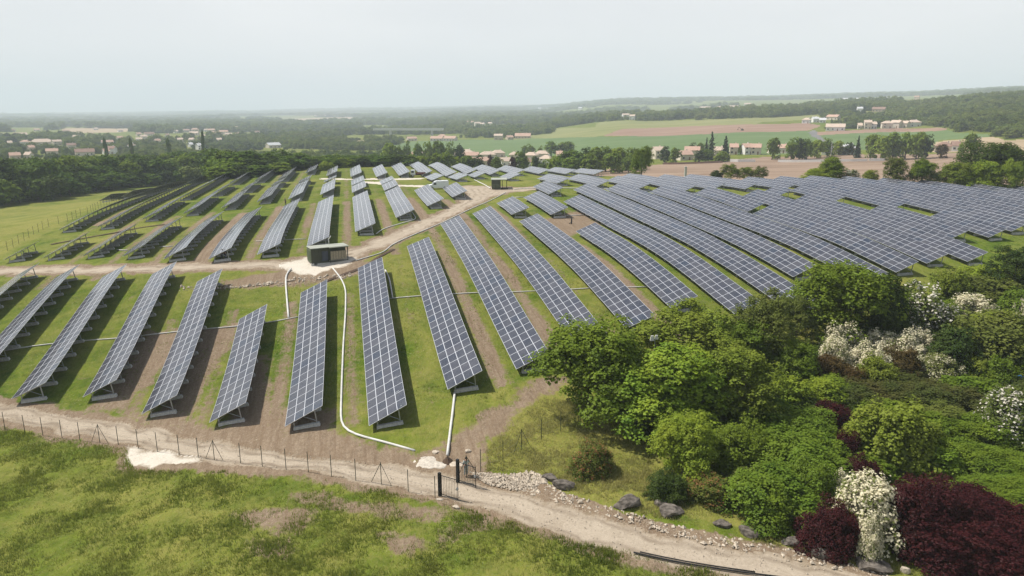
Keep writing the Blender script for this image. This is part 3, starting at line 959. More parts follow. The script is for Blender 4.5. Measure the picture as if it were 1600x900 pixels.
def conifer_mesh(name, seed, nring=16, per=26, leaf=.07, layered=False):
    rg = np.random.default_rng(seed)
    P, N, TN = [], [], []
    for i in range(nring):
        h = i / (nring - 1)
        R = (1 - h)**.85 * (1.0 if not layered else rg.uniform(.6, 1.15)) * .95 + .03
        for j in range(max(3, int((per * (1 - h) + 4) * (.55 if layered else 1)))):
            a = rg.uniform(0, 6.283)
            for q in np.linspace(.25, 1, 5):
                r = R * q * rg.uniform(.85, 1.1)
                P.append([r * .5 * math.cos(a), r * .5 * math.sin(a), -1 + 2.0 * h - .12 * r + rg.normal() * .03])
                N.append([math.cos(a) * .4, math.sin(a) * .4, 1] + rg.normal(size=3) * .4)
                TN.append(rg.uniform(0, 1))
    V, Q = leaves(np.array(P), np.array(N), leaf, rg, None)
    return np_mesh(name, V, Q, {'tone': ('FACE', np.array(TN)), 'bloom': ('FACE', np.zeros(len(TN)))})

def trunk_mesh(name, seed, nl=5, top=.35, bend=.12):
    """unit height from 0 to 1: tapered stem with limbs reaching into the crown (crown centre ~ .62)"""
    rg = np.random.default_rng(seed)
    mb = MB()
    p, r = np.array([0, 0, -.03]), .036
    for k in range(5):
        q = p + np.array([rg.normal() * bend * .15, rg.normal() * bend * .15, .15])
        mb.tube(p, q, r, r * .82, 7)
        p, r = q, r * .82
        if k >= 1:
            for _ in range(2):
                a = rg.uniform(0, 6.28)
                e = p + np.array([math.cos(a) * rg.uniform(.14, .27), math.sin(a) * rg.uniform(.14, .27), rg.uniform(.1, .2)])
                mb.tube(p, e, r * .55, r * .2, 5)
                e2 = e + np.array([math.cos(a + .6) * .1, math.sin(a + .6) * .1, .09])
                mb.tube(e, e2, r * .2, r * .08, 4)
    me = mb.mesh(name, True)
    me.materials.append(M['bark'])
    return me

CR = {
 'broad': [crown_mesh('crown', s, 17, 40, 42, .0225, (1, 1, .85), lobe=(.30, .46), sub=.16, spread=.66) for s in (1, 2, 3)],
 'tall': [crown_mesh('crown', s, 14, 34, 30, .028, (.8, .8, 1.15), lobe=(.28, .42), sub=.15, spread=.66) for s in (4, 5)],
 'loose': [crown_mesh('crown', s, 20, 28, 34, .022, (1, 1, .8), lobe=(.24, .42), sub=.14, spread=.78) for s in (6, 7)],
 'bush': [crown_mesh('foliage', s, 16, 36, 30, .032, (1, 1, .7), lobe=(.32, .46), sub=.16, spread=.62, bottom=0.) for s in (8, 9, 10)],
 'fine': [crown_mesh('foliage', s, 20, 44, 34, .022, (1, 1, .7), lobe=(.30, .44), sub=.14, spread=.64, bottom=0.) for s in (11, 12)],
 'spray': [crown_mesh('foliage', s, 16, 34, 24, .030, (1, 1, .75), lobe=(.26, .42), sub=.17, spread=.70, bottom=0.) for s in (13, 14)],
 'wood': [crown_mesh('crown', s, 11, 18, 13, .070, (1, 1, .9), lobe=(.34, .52), sub=.2, spread=.6) for s in (21, 22, 23, 24)],
 'conifer': [conifer_mesh('crown', 31), conifer_mesh('crown', 32, layered=True)],
 'column': [crown_mesh('crown', 33, 9, 12, 10, .10, (.32, .32, 1.1), lobe=(.22, .3), sub=.16, spread=.8)],
}
TK = [trunk_mesh('trunk', s) for s in (41, 42, 43)]

def with_mat(o, mat):
    if not o.data.materials:
        o.data.materials.append(LM['green'])
    o.material_slots[0].link = 'OBJECT'
    o.material_slots[0].material = mat
    return o

tcount = [0]
def tree(name, P, w, h, kind, mat, label, group=None, cat='tree', stem=.30, depthk=1.):
    """P ground point, w crown width, h height"""
    tcount[0] += 1
    rj = random.Random(tcount[0] * 7 + 3)
    root = empty(name, P, rj.uniform(0, 6.28), label, cat, group)
    ms = CR[kind]
    cr = link('crown', ms[tcount[0] % len(ms)], None, root)
    with_mat(cr, LM[mat])
    hz = h * (1 - stem)
    if kind == 'conifer':
        cr.scale = (w, w, h * (1 - stem * .4) / 2.05)
        cr.location = (0, 0, h * stem * .4 + h * (1 - stem * .4) / 2.05)
    else:
        cr.scale = (w / 2, w / 2 * depthk, hz / 2)
        cr.location = (0, 0, h * stem + hz / 2)
    tk = link('trunk', TK[tcount[0] % 3], None, root)
    tk.scale = (h * .9, h * .9, h * .95)
    return root

def bush(name, P, w, h, kind, mat, label, group=None, cat='bush', rz=None):
    tcount[0] += 1
    rj = random.Random(tcount[0] * 7 + 3)
    ms = CR[kind]
    o = link(name, ms[tcount[0] % len(ms)])
    with_mat(o, LM[mat])
    o.scale = (w / 2, w / 2, h * .6)
    o.location = (P[0], P[1], P[2] + h * .38)
    o.rotation_euler = (0, 0, rj.uniform(0, 6.28) if rz is None else rz)
    return tag(o, label, cat, group)

def px_size(P, ytop, wpx):
    """world width and height of something standing at P that reaches photo row ytop and is wpx pixels wide"""
    xb, yb = pix(P[0], P[1], P[2])
    D = depth(P)
    hd = math.hypot(P[0], P[1])
    lo, hi = 0., 60.
    for _ in range(30):
        m = (lo + hi) / 2
        if pix(P[0], P[1], P[2] + m)[1] > ytop:
            lo = m
        else:
            hi = m
    return wpx * D / F, (lo + hi) / 2

def ptree(x, yb, yt, w, kind, mat, label, r=None, name='tree', stem=.28, group=None, hk=1.):
    P = at_r(x, r) if r else at(x, yb)
    W_, H_ = px_size(P, yt, w)
    if r is None:
        d = np.array([P[0], P[1]]) / math.hypot(P[0], P[1]) * W_ * .30
        P = np.array([P[0] + d[0], P[1] + d[1], 0.])
        P[2] = float(T(P[0], P[1]))
        W_, H_ = px_size(P, yt, w)
        W_ *= 1.08
        stem *= .6
        H_ *= .96
    # the far half of a wide crown stands behind its base: allow for it
    return tree(name, P, W_, max(1.5, H_ * hk), kind, mat, label, group, stem=stem)

def pbush(x, yb, yt, w, kind, mat, label, r=None, name='bush', group=None, cat='bush', hk=.8):
    P = at_r(x, r) if r else at(x, yb)
    W_, H_ = px_size(P, yt, w)
    # base pixel is the near edge of the foliage: step back by part of its depth
    d = np.array([P[0], P[1]])
    d = d / np.linalg.norm(d) * W_ * .38
    P2 = np.array([P[0] + d[0], P[1] + d[1], 0])
    P2[2] = float(T(P2[0], P2[1]))
    W2, H2 = px_size(P2, yt, w)
    return bush(name, P2, W2, max(.7, H2 * .9), kind, mat, label, group, cat)

# --- the shrubbery on the right, nearest first described by its look
ptree(922, 668, 503, 158, 'broad', 'green', 'dense mid green tree at the left end of the shrubbery beside the solar arrays', stem=.22)
ptree(1038, 690, 541, 160, 'broad', 'bright', 'bright green round tree standing right of the leftmost big tree', stem=.2)
ptree(1062, 610, 472, 165, 'loose', 'yellow', 'loose yellow green tree behind the white instrument pole', stem=.25)
ptree(1150, 672, 538, 130, 'loose', 'yellow', 'yellow green tree with pale seed clusters right of the bright round tree', stem=.22)
ptree(1188, 590, 452, 100, 'loose', 'olive', 'sparse olive tree with thin branches standing against the long arrays', stem=.3)
ptree(1150, 596, 498, 92, 'loose', 'green', 'green tree filling the gap between the sparse olive tree and the yellow green one', stem=.2)
ptree(1312, 548, 411, 140, 'broad', 'green', 'large dark spreading tree that hides the end of the long arrays', stem=.25)
ptree(1375, 545, 428, 70, 'broad', 'dark', 'dark tree touching the right side of the large spreading tree', stem=.2)
pbush(1422, 540, 437, 112, 'spray', 'cream', 'tall bush speckled with cream flowers right of the large spreading tree', cat='shrub')
ptree(1236, 606, 532, 70, 'broad', 'green', 'small rounded green tree in front of the large spreading tree', stem=.12)
ptree(1240, 552, 462, 70, 'loose', 'olive', 'thin twiggy tree with brownish top in front of the panel ends', stem=.3)
ptree(1580, 470, 384, 72, 'loose', 'dark', 'dark open crowned tree at the right edge beside the hay strip', stem=.3)
pbush(1478, 474, 418, 62, 'bush', 'yellow', 'yellow green bush below the end of the packed arrays')
pbush(1530, 476, 430, 110, 'bush', 'olive', 'wide olive green bush left of the dark open crowned tree')
pbush(1590, 500, 452, 60, 'bush', 'green', 'green bush under the dark open crowned tree')
pbush(1512, 500, 458, 68, 'spray', 'white', 'small bush covered in white blossom at the top of the shrubbery', cat='shrub')
pbush(1598, 506, 466, 34, 'spray', 'white', 'white blossom bush cut by the right edge of the view', cat='shrub')
pbush(1478, 548, 490, 80, 'bush', 'olive', 'olive bush just below the small white blossom bush')
pbush(1548, 590, 488, 130, 'bush', 'olive', 'broad olive bush mass on the right below the white blossom')
pbush(1480, 600, 510, 92, 'bush', 'dark', 'dark rounded bush between the white sprays and the broad olive mass')
for i, (x, yb, yt, w, l) in enumerate([(1312, 560, 504, 62, 'upright white blossom bush, leftmost of the row of white sprays'),
      (1302, 585, 528, 50, 'white blossom bush leaning down at the left foot of the row'),
      (1350, 592, 534, 58, 'cream white blossom bush in the lower middle of the row'),
      (1376, 560, 518, 60, 'white blossom bush in the upper middle of the row'),
      (1412, 570, 514, 60, 'dense cream blossom bush near the right end of the row'),
      (1436, 556, 516, 36, 'narrow white blossom bush, rightmost of the row of white sprays')]):
    pbush(x, yb + 6, yt - 3, w * 1.12, 'spray', 'white', l, cat='shrub', group='white blossom bushes in a row')
pbush(1300, 604, 555, 60, 'fine', 'brown', 'dark brownish clipped bush below the leftmost white sprays')
pbush(1330, 612, 572, 40, 'fine', 'brown', 'small dark brownish bush beside the yellow green one')
pbush(1402, 600, 542, 62, 'fine', 'brown', 'dark brown leaved bush below the right white sprays')
pbush(1366, 612, 556, 58, 'bush', 'yellow', 'yellow green bush between two dark brownish bushes')
pbush(1462, 602, 546, 78, 'fine', 'pale', 'rounded grey green bush with pale flower heads')
pbush(1522, 608, 554, 62, 'bush', 'yellow', 'yellow green bush right of the grey green flowering one')
pbush(1556, 616, 556, 52, 'bush', 'green', 'green bush with a few white flowers near the blue skip')
pbush(1588, 600, 540, 70, 'bush', 'dark', 'very dark bush behind the blue skip')
pbush(1552, 640, 606, 46, 'bush', 'yellow', 'small yellow green bush above the large white flowering shrub')
pbush(1562, 690, 604, 104, 'spray', 'cream', 'large rounded shrub full of cream white flowers at the right edge', cat='shrub')
pbush(1385, 735, 622, 128, 'bush', 'yellow', 'bright yellow green rounded bush in the middle of the shrubbery')
pbush(1452, 745, 682, 90, 'bush', 'bright', 'bright green bush touching the right foot of the yellow green one')
pbush(1300, 676, 628, 66, 'fine', 'purple', 'small purple leaved bush among green bushes', cat='shrub')
pbush(1322, 725, 672, 44, 'fine', 'purple', 'narrow purple bush between the bright bushes', cat='shrub')
pbush(1230, 650, 584, 80, 'bush', 'bright', 'bright green bush above the laurel bank')
pbush(1285, 645, 590, 70, 'bush', 'bright', 'bright green bush beside the dark brownish clipped bush')
pbush(1190, 700, 630, 130, 'fine', 'hedge', 'broad green laurel bush, uppermost of the laurel bank')
pbush(1262, 700, 640, 100, 'fine', 'hedge', 'green laurel bush left of the small purple bush')
pbush(1150, 740, 655, 96, 'fine', 'green', 'green laurel bush at the left of the bank')
pbush(1240, 770, 682, 150, 'fine', 'hedge', 'very wide laurel bush in the middle of the bank')
pbush(1205, 838, 738, 150, 'fine', 'green', 'large laurel bush above the boulders by the track')
pbush(1262, 800, 712, 84, 'fine', 'green', 'laurel bush touching the big purple mass')
ptree(1066, 755, 650, 92, 'broad', 'bright', 'small bright green tree standing in front of the shade below the trees', stem=.08)
pbush(1010, 690, 655, 50, 'fine', 'dark', 'low dark scrub in the shade under the round tree')
pbush(922, 748, 690, 66, 'fine', 'russetbush', 'lone round bush with bronze shoots on the grassy bank')
pbush(1043, 788, 735, 66, 'fine', 'dark', 'dark round bush above the split boulder')
pbush(1112, 796, 744, 84, 'fine', 'russetbush', 'low round bush with bronze tinge right of the dark round one')
pbush(1140, 712, 660, 60, 'fine', 'dark', 'dark scrub between the small bright tree and the laurel bank')
for i, (x, yb, yt, w, l) in enumerate([(1290, 872, 784, 92, 'purple leaved shrub at the left end of the purple mass by the track'),
      (1425, 876, 752, 120, 'tall purple leaved shrub just right of the white cascade'),
      (1480, 862, 760, 120, 'purple leaved shrub in the middle of the purple mass'),
      (1560, 880, 790, 120, 'purple leaved shrub near the right edge of the purple mass'),
      (1470, 905, 815, 130, 'purple leaved shrub at the lower front of the purple mass'),
      (1580, 925, 840, 130, 'purple leaved shrub in the lower right corner'),
      (1520, 905, 812, 130, 'purple leaved shrub in the lower middle of the purple mass'),
      (1440, 840, 748, 110, 'purple leaved shrub at the upper back of the purple mass'),
      (1530, 850, 768, 120, 'purple leaved shrub at the back right of the purple mass'),
      (1345, 770, 712, 60, 'low purple shrub just above the white cascade')]):
    pbush(x, yb, yt, w, 'fine', 'purple', l, cat='shrub', group='purple leaved shrubs by the track')
pbush(1310, 800, 736, 62, 'spray', 'white', 'upper left spray of white blossom over the purple shrubs', cat='shrub')
pbush(1342, 862, 738, 108, 'spray', 'white', 'tall cascade of white blossom hanging over the purple shrubs', cat='shrub')
pbush(1354, 884, 795, 46, 'spray', 'white', 'lowest tuft of the white blossom cascade above the boulders', cat='shrub')
FILL = [(1010, 600), (1085, 640), (1120, 600), (1175, 640), (1210, 560), (1265, 570), (1290, 620), (1330, 700), (1500, 560), (1500, 530), (1560, 520), (1595, 520),
        (1450, 490), (1545, 450), (1460, 660), (1510, 620), (1530, 600), (1200, 600), (1130, 560), (980, 640), (1590, 560), (1600, 590), (1180, 560), (1250, 640), (1290, 720), (1110, 690), (1180, 780), (1360, 740)]
for i, (x, y) in enumerate(FILL):
    pbush(x, y + 14, y - 24 - (i * 5) % 11, 74 + (i * 13) % 34, ('bush', 'fine', 'loose')[i % 3] if i % 3 < 2 else 'bush', ('green', 'bright', 'olive', 'green', 'yellow', 'dark')[i % 6],
          'leafy green bush filling the gaps between the taller trees of the thicket', group='bushes filling the gaps of the thicket')
SCR = [(1365, 660), (1410, 640), (1455, 640), (1500, 650), (1345, 630), (1540, 700), (1480, 690), (1590, 700), (1520, 740), (1570, 750), (1430, 690), (1590, 790), (1545, 790), (1600, 640), (1390, 610), (1330, 650)]
for i, (x, y) in enumerate(SCR):
    pbush(x, y, y - 36 - (i * 7) % 12, 96, 'fine', 'russet' if y < 660 else 'green', None, name='scrub', cat='bush')
for o in bpy.data.objects:
    if o.name.startswith('scrub'):
        x, y = pix(*o.location)
        i = int(o.name.split('.')[-1]) if '.' in o.name else 0
        tag(o, ('low reddish green scrub' if y < 650 else 'low dark green scrub') + ' in the right of the shrubbery, ' +
            ('left' if x < 1400 else 'middle' if x < 1500 else 'right') + ' part, clump ' + ('above' if i % 2 else 'below') + ' its neighbour', 'bush', 'low scrub filling the right of the shrubbery')

# --- trees along the far edge of the arrays on the right
for x, yb, yt, w, k, m, l in [
    (1290, 292, 264, 52, 'broad', 'bright', 'low bright green tree behind the arrays, left of the taller one'),
    (1308, 292, 247, 42, 'broad', 'green', 'tall rounded tree rising before the ploughed field behind the arrays'),
    (1342, 290, 266, 26, 'loose', 'cream', 'small tree with pale blossom behind the arrays'),
    (1372, 290, 267, 24, 'broad', 'yellow', 'little yellow green tree alone behind the arrays'),
    (1415, 292, 248, 44, 'loose', 'olive', 'olive tree behind the arrays, left of a greener tree'),
    (1456, 292, 251, 46, 'broad', 'green', 'rounded green tree behind the arrays, right of the olive one'),
    (1508, 293, 256, 54, 'broad', 'yellow', 'broad yellow green tree behind the arrays'),
    (1549, 294, 254, 60, 'broad', 'bright', 'broad light green tree before the dark tree on the right'),
    (1601, 294, 252, 30, 'broad', 'bright', 'light green tree cut by the right edge behind the arrays'),
    (1572, 292, 226, 110, 'broad', 'dark', 'big dark green tree at the right edge behind the arrays'),
    (1127, 286, 267, 18, 'broad', 'dark', 'small dark round tree behind the arrays near the concrete post'),
    (1150, 286, 257, 34, 'loose', 'yellow', 'yellowish tree behind the arrays, left of two others'),
    (1172, 286, 262, 26, 'loose', 'yellow', 'small yellowish tree between two others behind the arrays'),
    (1194, 286, 261, 28, 'loose', 'olive', 'olive tree at the right of three behind the arrays'),
    (1006, 280, 231, 36, 'broad', 'green', 'tall green tree alone where the ploughed field begins')]:
    r = 222 if x > 1250 else 240
    if x == 1006:
        r = 256
    if x == 1572:
        r = 240
    ptree(x, yb, yt, w, k, m, l, r=r, stem=.12)
# ------------------------------------------------------------------ houses, walls, bridge
M['plaster'] = plain('pale plaster', (.62, .55, .45), .9, 0, .2, .06, .5)
M['whitewall'] = plain('white plaster', (.74, .72, .67), .9, 0, .2, .05, .5)
M['ochre'] = plain('ochre plaster', (.54, .44, .33), .9, 0, .2, .08, .5)
M['tile'] = plain('pink clay tiles', (.46, .31, .235), .9, 0, .15, .14, .8)
M['tilepale'] = plain('pale sandy clay tiles', (.53, .42, .33), .9, 0, .15, .12, .8)
M['tilebrown'] = plain('brown clay tiles', (.26, .17, .13), .9, 0, .15, .14, .8)
M['sheet'] = plain('light grey roof sheet', (.55, .55, .54), .6)
M['window'] = plain('dark window glass', (.05, .06, .07), .15, 0, .5, .05)
M['door'] = plain('painted wooden door', (.22, .13, .08), .6)
HOUSE_XY = []
TURN = random.Random(3)

def house(P, w, d, h, wall, roof, rz, label, group=None, hip=False, name='house'):
    root = empty(name, P, rz, label, 'house', group)
    HOUSE_XY.append((P[0], P[1], max(w, d) * .62 + 5))
    mb = MB().box(-w / 2, w / 2, -d / 2, d / 2, -1.5, h)
    rh = d * .30
    if not hip:
        for s in (-1, 1):
            mb.add([(s * w / 2, -d / 2, h), (s * w / 2, d / 2, h), (s * w / 2, 0, h + rh)], [(0, 1, 2)])
    mb.build('wall', M[wall], root)
    e, k = .45, (d * .5 if hip else 0)
    a = [(-w / 2 - e, -d / 2 - e, h - .05), (w / 2 + e, -d / 2 - e, h - .05), (w / 2 + e, d / 2 + e, h - .05), (-w / 2 - e, d / 2 + e, h - .05),
         (-w / 2 - e + k, 0, h + rh + .12), (w / 2 + e - k, 0, h + rh + .12)]
    b = [(x, y, z - .18) for x, y, z in a]
    fs = [(0, 1, 5, 4), (2, 3, 4, 5), (1, 2, 5), (3, 0, 4)]
    if not hip:
        fs = fs[:2]
    fb = [tuple(i + 6 for i in f[::-1]) for f in fs]
    sd_ = [(0, 6, 7, 1), (2, 8, 9, 3)] + ([(1, 7, 8, 2), (3, 9, 6, 0)] if hip else [(1, 7, 11, 5), (5, 11, 8, 2), (3, 9, 10, 4), (4, 10, 6, 0)])
    ro = MB().add(a + b, fs + fb + sd_).build('roof', M[roof], root)
    cx = w * .22
    MB().box(cx - .4, cx + .4, d * .1, d * .1 + .6, h, h + rh + .8).build('chimney', M[wall], ro)
    n = max(2, int(w / 4))
    for i in range(n):
        x = -w / 2 + w * (i + .5) / n
        if i == n // 2:
            MB().box(x - .5, x + .5, -d / 2 - .04, -d / 2 + .1, -.2, 2.0).build('door', M['door'], root)
        else:
            MB().box(x - .65, x + .65, -d / 2 - .04, -d / 2 + .1, .9, 2.1).build('window', M['window'], root)
            if h > 4.2:
                MB().box(x - .6, x + .6, -d / 2 - .04, -d / 2 + .1, 3.6, 4.7).build('window', M['window'], root)
    return root

HL = {
 'village': ('pale houses in the village just behind the crest', 'pale tiled house in the village behind the crest arrays'),
 'ridge': ('houses along the top of the green crop field', 'house along the top edge of the green crop field'),
 'lane': ('pink roofed houses beyond the ploughed field', 'house beyond the ploughed field on the right'),
 'upper': ('houses by the wood above the right crop field', 'house before the wood above the right crop field'),
 'hill': ('houses on the wooded ridge', 'pale house on the wooded ridge at the skyline'),
 'left': ('houses among trees in the left valley', 'house among trees in the left valley'),
 'hamlet': ('houses of the hamlet in the left distance', 'small house of the hamlet in the left distance'),
 'far': ('tiny houses in the hazy distance', 'tiny pale house in the hazy distance'),
}
HS = [  # cluster, x, base y, width px, wall, roof, storey height, hip
 ('village', 640, 249, 24, 'plaster', 'tile', 3, 0), ('village', 664, 249, 28, 'plaster', 'tilepale', 3, 0), ('village', 690, 248.5, 24, 'ochre', 'tilepale', 3.2, 1), ('village', 712, 249, 22, 'whitewall', 'tilepale', 3, 0),
 ('village', 735, 249, 26, 'plaster', 'tile', 3, 0), ('village', 730, 244, 18, 'whitewall', 'tilepale', 3.2, 1), ('village', 762, 248.5, 24, 'plaster', 'tilepale', 3.4, 1), ('village', 778, 245, 20, 'plaster', 'tilepale', 3, 1), ('village', 803, 248, 14, 'plaster', 'tilepale', 3, 1),
 ('village', 753, 258.5, 28, 'plaster', 'tile', 3, 0), ('village', 789, 259, 16, 'whitewall', 'tilepale', 3, 0), ('village', 813, 260.5, 30, 'whitewall', 'tilebrown', 3, 0), ('village', 853, 258, 20, 'whitewall', 'tilepale', 4, 1),
 ('village', 830, 249, 20, 'plaster', 'tilepale', 3, 1), ('village', 847, 246.5, 22, 'plaster', 'tilepale', 3, 1), ('village', 883, 241, 14, 'plaster', 'tile', 3, 0), ('village', 874, 247.5, 9, 'ochre', 'tile', 3, 0),
 ('ridge', 643, 220, 15, 'plaster', 'tile', 2.8, 0), ('ridge', 683, 220, 19, 'plaster', 'tile', 2.8, 0), ('ridge', 691, 218, 12, 'plaster', 'tile', 4.6, 1), ('ridge', 704, 220, 19, 'plaster', 'tile', 2.8, 0), ('ridge', 779, 218.5, 13, 'ochre', 'tilepale', 5, 0), ('ridge', 796, 218, 10, 'ochre', 'tile', 2.6, 0), ('ridge', 817, 216, 24, 'ochre', 'tile', 2.6, 0),
 ('lane', 1028, 248, 17, 'plaster', 'tilepale', 5.0, 0), ('lane', 1069, 250, 20, 'plaster', 'tile', 3, 0), ('lane', 1081, 247, 22, 'plaster', 'tile', 4.6, 0), ('lane', 1124, 243, 16, 'plaster', 'tilepale', 3, 0), ('lane', 1146, 241, 12, 'plaster', 'tile', 4.2, 0), ('lane', 1166, 241, 13, 'whitewall', 'tile', 4.2, 0), ('lane', 1181, 241, 14, 'plaster', 'tile', 4.0, 0),
 ('lane', 1206, 239, 12, 'plaster', 'tile', 3, 0), ('lane', 1222, 239, 17, 'plaster', 'tile', 3, 0), ('lane', 1297, 241, 25, 'whitewall', 'sheet', 3, 0), ('lane', 1324, 241, 26, 'whitewall', 'sheet', 3.4, 1), ('lane', 1358, 237, 8, 'plaster', 'tilepale', 3, 0), ('lane', 1417, 238, 6, 'ochre', 'tile', 4.4, 0), ('lane', 1474, 236.5, 24, 'plaster', 'tilebrown', 2.6, 1), ('lane', 1494, 235.5, 14, 'whitewall', 'tilebrown', 2.6, 0),
 ('upper', 1305, 204, 27, 'whitewall', 'tilepale', 3, 0), ('upper', 1260, 192.5, 12, 'whitewall', 'tilepale', 3.6, 1), ('upper', 1273, 191, 10, 'whitewall', 'sheet', 3.6, 0), ('upper', 1285, 191.5, 9, 'whitewall', 'sheet', 2.6, 0), ('upper', 1302, 187, 18, 'plaster', 'tile', 3, 0), ('upper', 1343, 201.5, 6, 'plaster', 'tilepale', 3, 0),
 ('upper', 1355, 201.5, 10, 'plaster', 'tilepale', 6, 0), ('upper', 1364, 201, 8, 'whitewall', 'tilepale', 4, 0), ('upper', 1385, 200.5, 15, 'plaster', 'tilepale', 4.6, 1), ('upper', 1400, 200, 14, 'plaster', 'tilepale', 5, 0), ('upper', 1412, 199.5, 14, 'plaster', 'tilepale', 4, 0), ('upper', 1427, 198, 18, 'whitewall', 'tilepale', 4, 1),
 ('upper', 1343, 174.5, 8, 'whitewall', 'sheet', 4, 0), ('upper', 1373, 174.5, 18, 'ochre', 'tilebrown', 3, 0),
 ('hill', 1077, 171.5, 15, 'whitewall', 'tilepale', 4, 1), ('hill', 1102, 170.5, 20, 'plaster', 'tilepale', 4, 1), ('hill', 1128, 170.5, 14, 'plaster', 'tilepale', 4, 0), ('hill', 1146, 169.5, 14, 'plaster', 'tilepale', 4, 0), ('hill', 1168, 165, 10, 'plaster', 'tilepale', 4, 0),
 ('left', 8, 215, 16, 'plaster', 'tilepale', 3.4, 1), ('left', 32, 214, 18, 'plaster', 'tilepale', 3.4, 0), ('left', 72, 212, 8, 'plaster', 'tile', 3, 0), ('left', 66, 226, 32, 'plaster', 'tilepale', 3.2, 1), ('left', 89, 227, 12, 'plaster', 'tilepale', 4.4, 0), ('left', 49, 236, 8, 'ochre', 'tile', 3.4, 0), ('left', 82, 241.5, 16, 'plaster', 'tile', 3, 0),
 ('left', 133, 243, 26, 'plaster', 'tilebrown', 3, 0), ('left', 168, 226, 16, 'whitewall', 'tile', 3, 0), ('left', 175, 240, 12, 'whitewall', 'tilebrown', 4.6, 0), ('left', 166, 241, 8, 'whitewall', 'tile', 2.6, 0), ('left', 16, 227, 6, 'whitewall', 'tilepale', 3, 0), ('left', 188, 206, 7, 'whitewall', 'tilepale', 3, 0), ('left', 24, 249, 14, 'ochre', 'tile', 3, 0), ('left', 46, 248, 8, 'plaster', 'tilepale', 3, 0),
 ('left', 218, 221, 9, 'whitewall', 'tilepale', 3, 0), ('left', 225, 217.5, 9, 'plaster', 'tilepale', 4, 0), ('left', 217, 213, 7, 'plaster', 'tile', 4, 0), ('left', 233, 212, 14, 'plaster', 'tilebrown', 3, 0), ('left', 311, 234, 6, 'whitewall', 'sheet', 4.4, 0), ('left', 298, 230, 5, 'whitewall', 'sheet', 3, 0), ('left', 427, 231, 20, 'plaster', 'sheet', 3, 0),
 ('left', 120, 217, 10, 'plaster', 'tilepale', 3.4, 0), ('left', 143, 213, 9, 'whitewall', 'tile', 3.4, 1), ('left', 104, 208, 9, 'plaster', 'tilebrown', 3.4, 0), ('left', 206, 232, 8, 'whitewall', 'tilepale', 3.4, 1), ('left', 246, 224, 8, 'plaster', 'tile', 3.4, 0), ('left', 262, 214, 7, 'whitewall', 'tilebrown', 3.4, 1), ('left', 282, 222, 8, 'plaster', 'tilepale', 3.4, 0), ('left', 40, 226, 12, 'whitewall', 'tile', 3.4, 1), ('left', 112, 232, 12, 'plaster', 'tilebrown', 3.4, 0), ('left', 150, 203, 7, 'whitewall', 'tilepale', 3.4, 1), ('left', 188, 219, 9, 'plaster', 'tile', 3.4, 0), ('left', 204, 204, 6, 'whitewall', 'tilebrown', 3.4, 1), ('left', 343, 222, 7, 'plaster', 'tilepale', 3.4, 0), ('left', 372, 212, 8, 'whitewall', 'tile', 3.4, 1), ('left', 402, 209, 7, 'plaster', 'tilebrown', 3.4, 0), ('left', 236, 203, 6, 'whitewall', 'tilepale', 3.4, 1), ('left', 58, 205, 8, 'plaster', 'tile', 3.4, 0), ('left', 20, 206, 8, 'whitewall', 'tilebrown', 3.4, 1), ('left', 300, 222, 7, 'plaster', 'tilepale', 3.4, 0), ('left', 416, 204, 6, 'whitewall', 'tile', 3.4, 1),
 ('hamlet', 275, 208, 6, 'whitewall', 'tilepale', 4, 0), ('hamlet', 291, 206.5, 9, 'plaster', 'tile', 4, 0), ('hamlet', 305, 206, 11, 'plaster', 'tile', 5, 1), ('hamlet', 304, 211.5, 13, 'plaster', 'tilepale', 4, 0), ('hamlet', 323, 206, 7, 'whitewall', 'tilepale', 4, 0), ('hamlet', 331, 207, 11, 'plaster', 'tile', 5, 0), ('hamlet', 337, 211, 13, 'plaster', 'tile', 4, 0), ('hamlet', 318, 216, 6, 'whitewall', 'tilepale', 4, 0),
 ('hamlet', 350, 210, 13, 'plaster', 'tile', 5, 0), ('hamlet', 357, 213.5, 10, 'plaster', 'tilepale', 4, 0), ('hamlet', 365, 203, 13, 'plaster', 'tilepale', 5, 0), ('hamlet', 388, 201.5, 9, 'whitewall', 'tilepale', 4, 0),
 ('far', 655, 188, 12, 'whitewall', 'tilepale', 5, 0), ('far', 711, 188, 4, 'plaster', 'tilepale', 8, 0), ('far', 715, 192, 9, 'plaster', 'tilepale', 6, 0), ('far', 724, 193.5, 8, 'plaster', 'tile', 6, 0), ('far', 735, 195, 11, 'plaster', 'tile', 6, 0), ('far', 746, 196.5, 9, 'plaster', 'tilepale', 6, 0), ('far', 754, 198, 7, 'whitewall', 'tilepale', 6, 0), ('far', 766, 197, 6, 'whitewall', 'tilepale', 6, 0),
 ('far', 686, 187, 3, 'whitewall', 'tilepale', 6, 0), ('far', 978, 185, 12, 'whitewall', 'tilepale', 6, 0), ('far', 988, 187.5, 8, 'whitewall', 'tilepale', 6, 0), ('far', 493, 182.5, 4, 'whitewall', 'tilepale', 6, 0), ('far', 507, 182.5, 5, 'whitewall', 'tilepale', 6, 0), ('far', 542, 181.5, 9, 'whitewall', 'tilepale', 6, 0),
 ('far', 868, 171.5, 6, 'whitewall', 'sheet', 8, 0), ('far', 843, 171, 5, 'whitewall', 'sheet', 8, 0), ('far', 907, 171.5, 6, 'whitewall', 'sheet', 8, 0), ('far', 1328, 160.5, 24, 'whitewall', 'sheet', 9, 0), ('far', 1352, 161, 10, 'plaster', 'sheet', 9, 0), ('far', 1388, 159.5, 14, 'whitewall', 'sheet', 9, 0), ('far', 1432, 159.5, 7, 'ochre', 'tile', 12, 0),
]
HCOL = {'plaster': 'cream', 'whitewall': 'white', 'ochre': 'ochre'}
RCOL = {'tile': 'pink tiled roof', 'tilepale': 'sandy tiled roof', 'tilebrown': 'brown tiled roof', 'sheet': 'pale grey roof'}
HN = {}
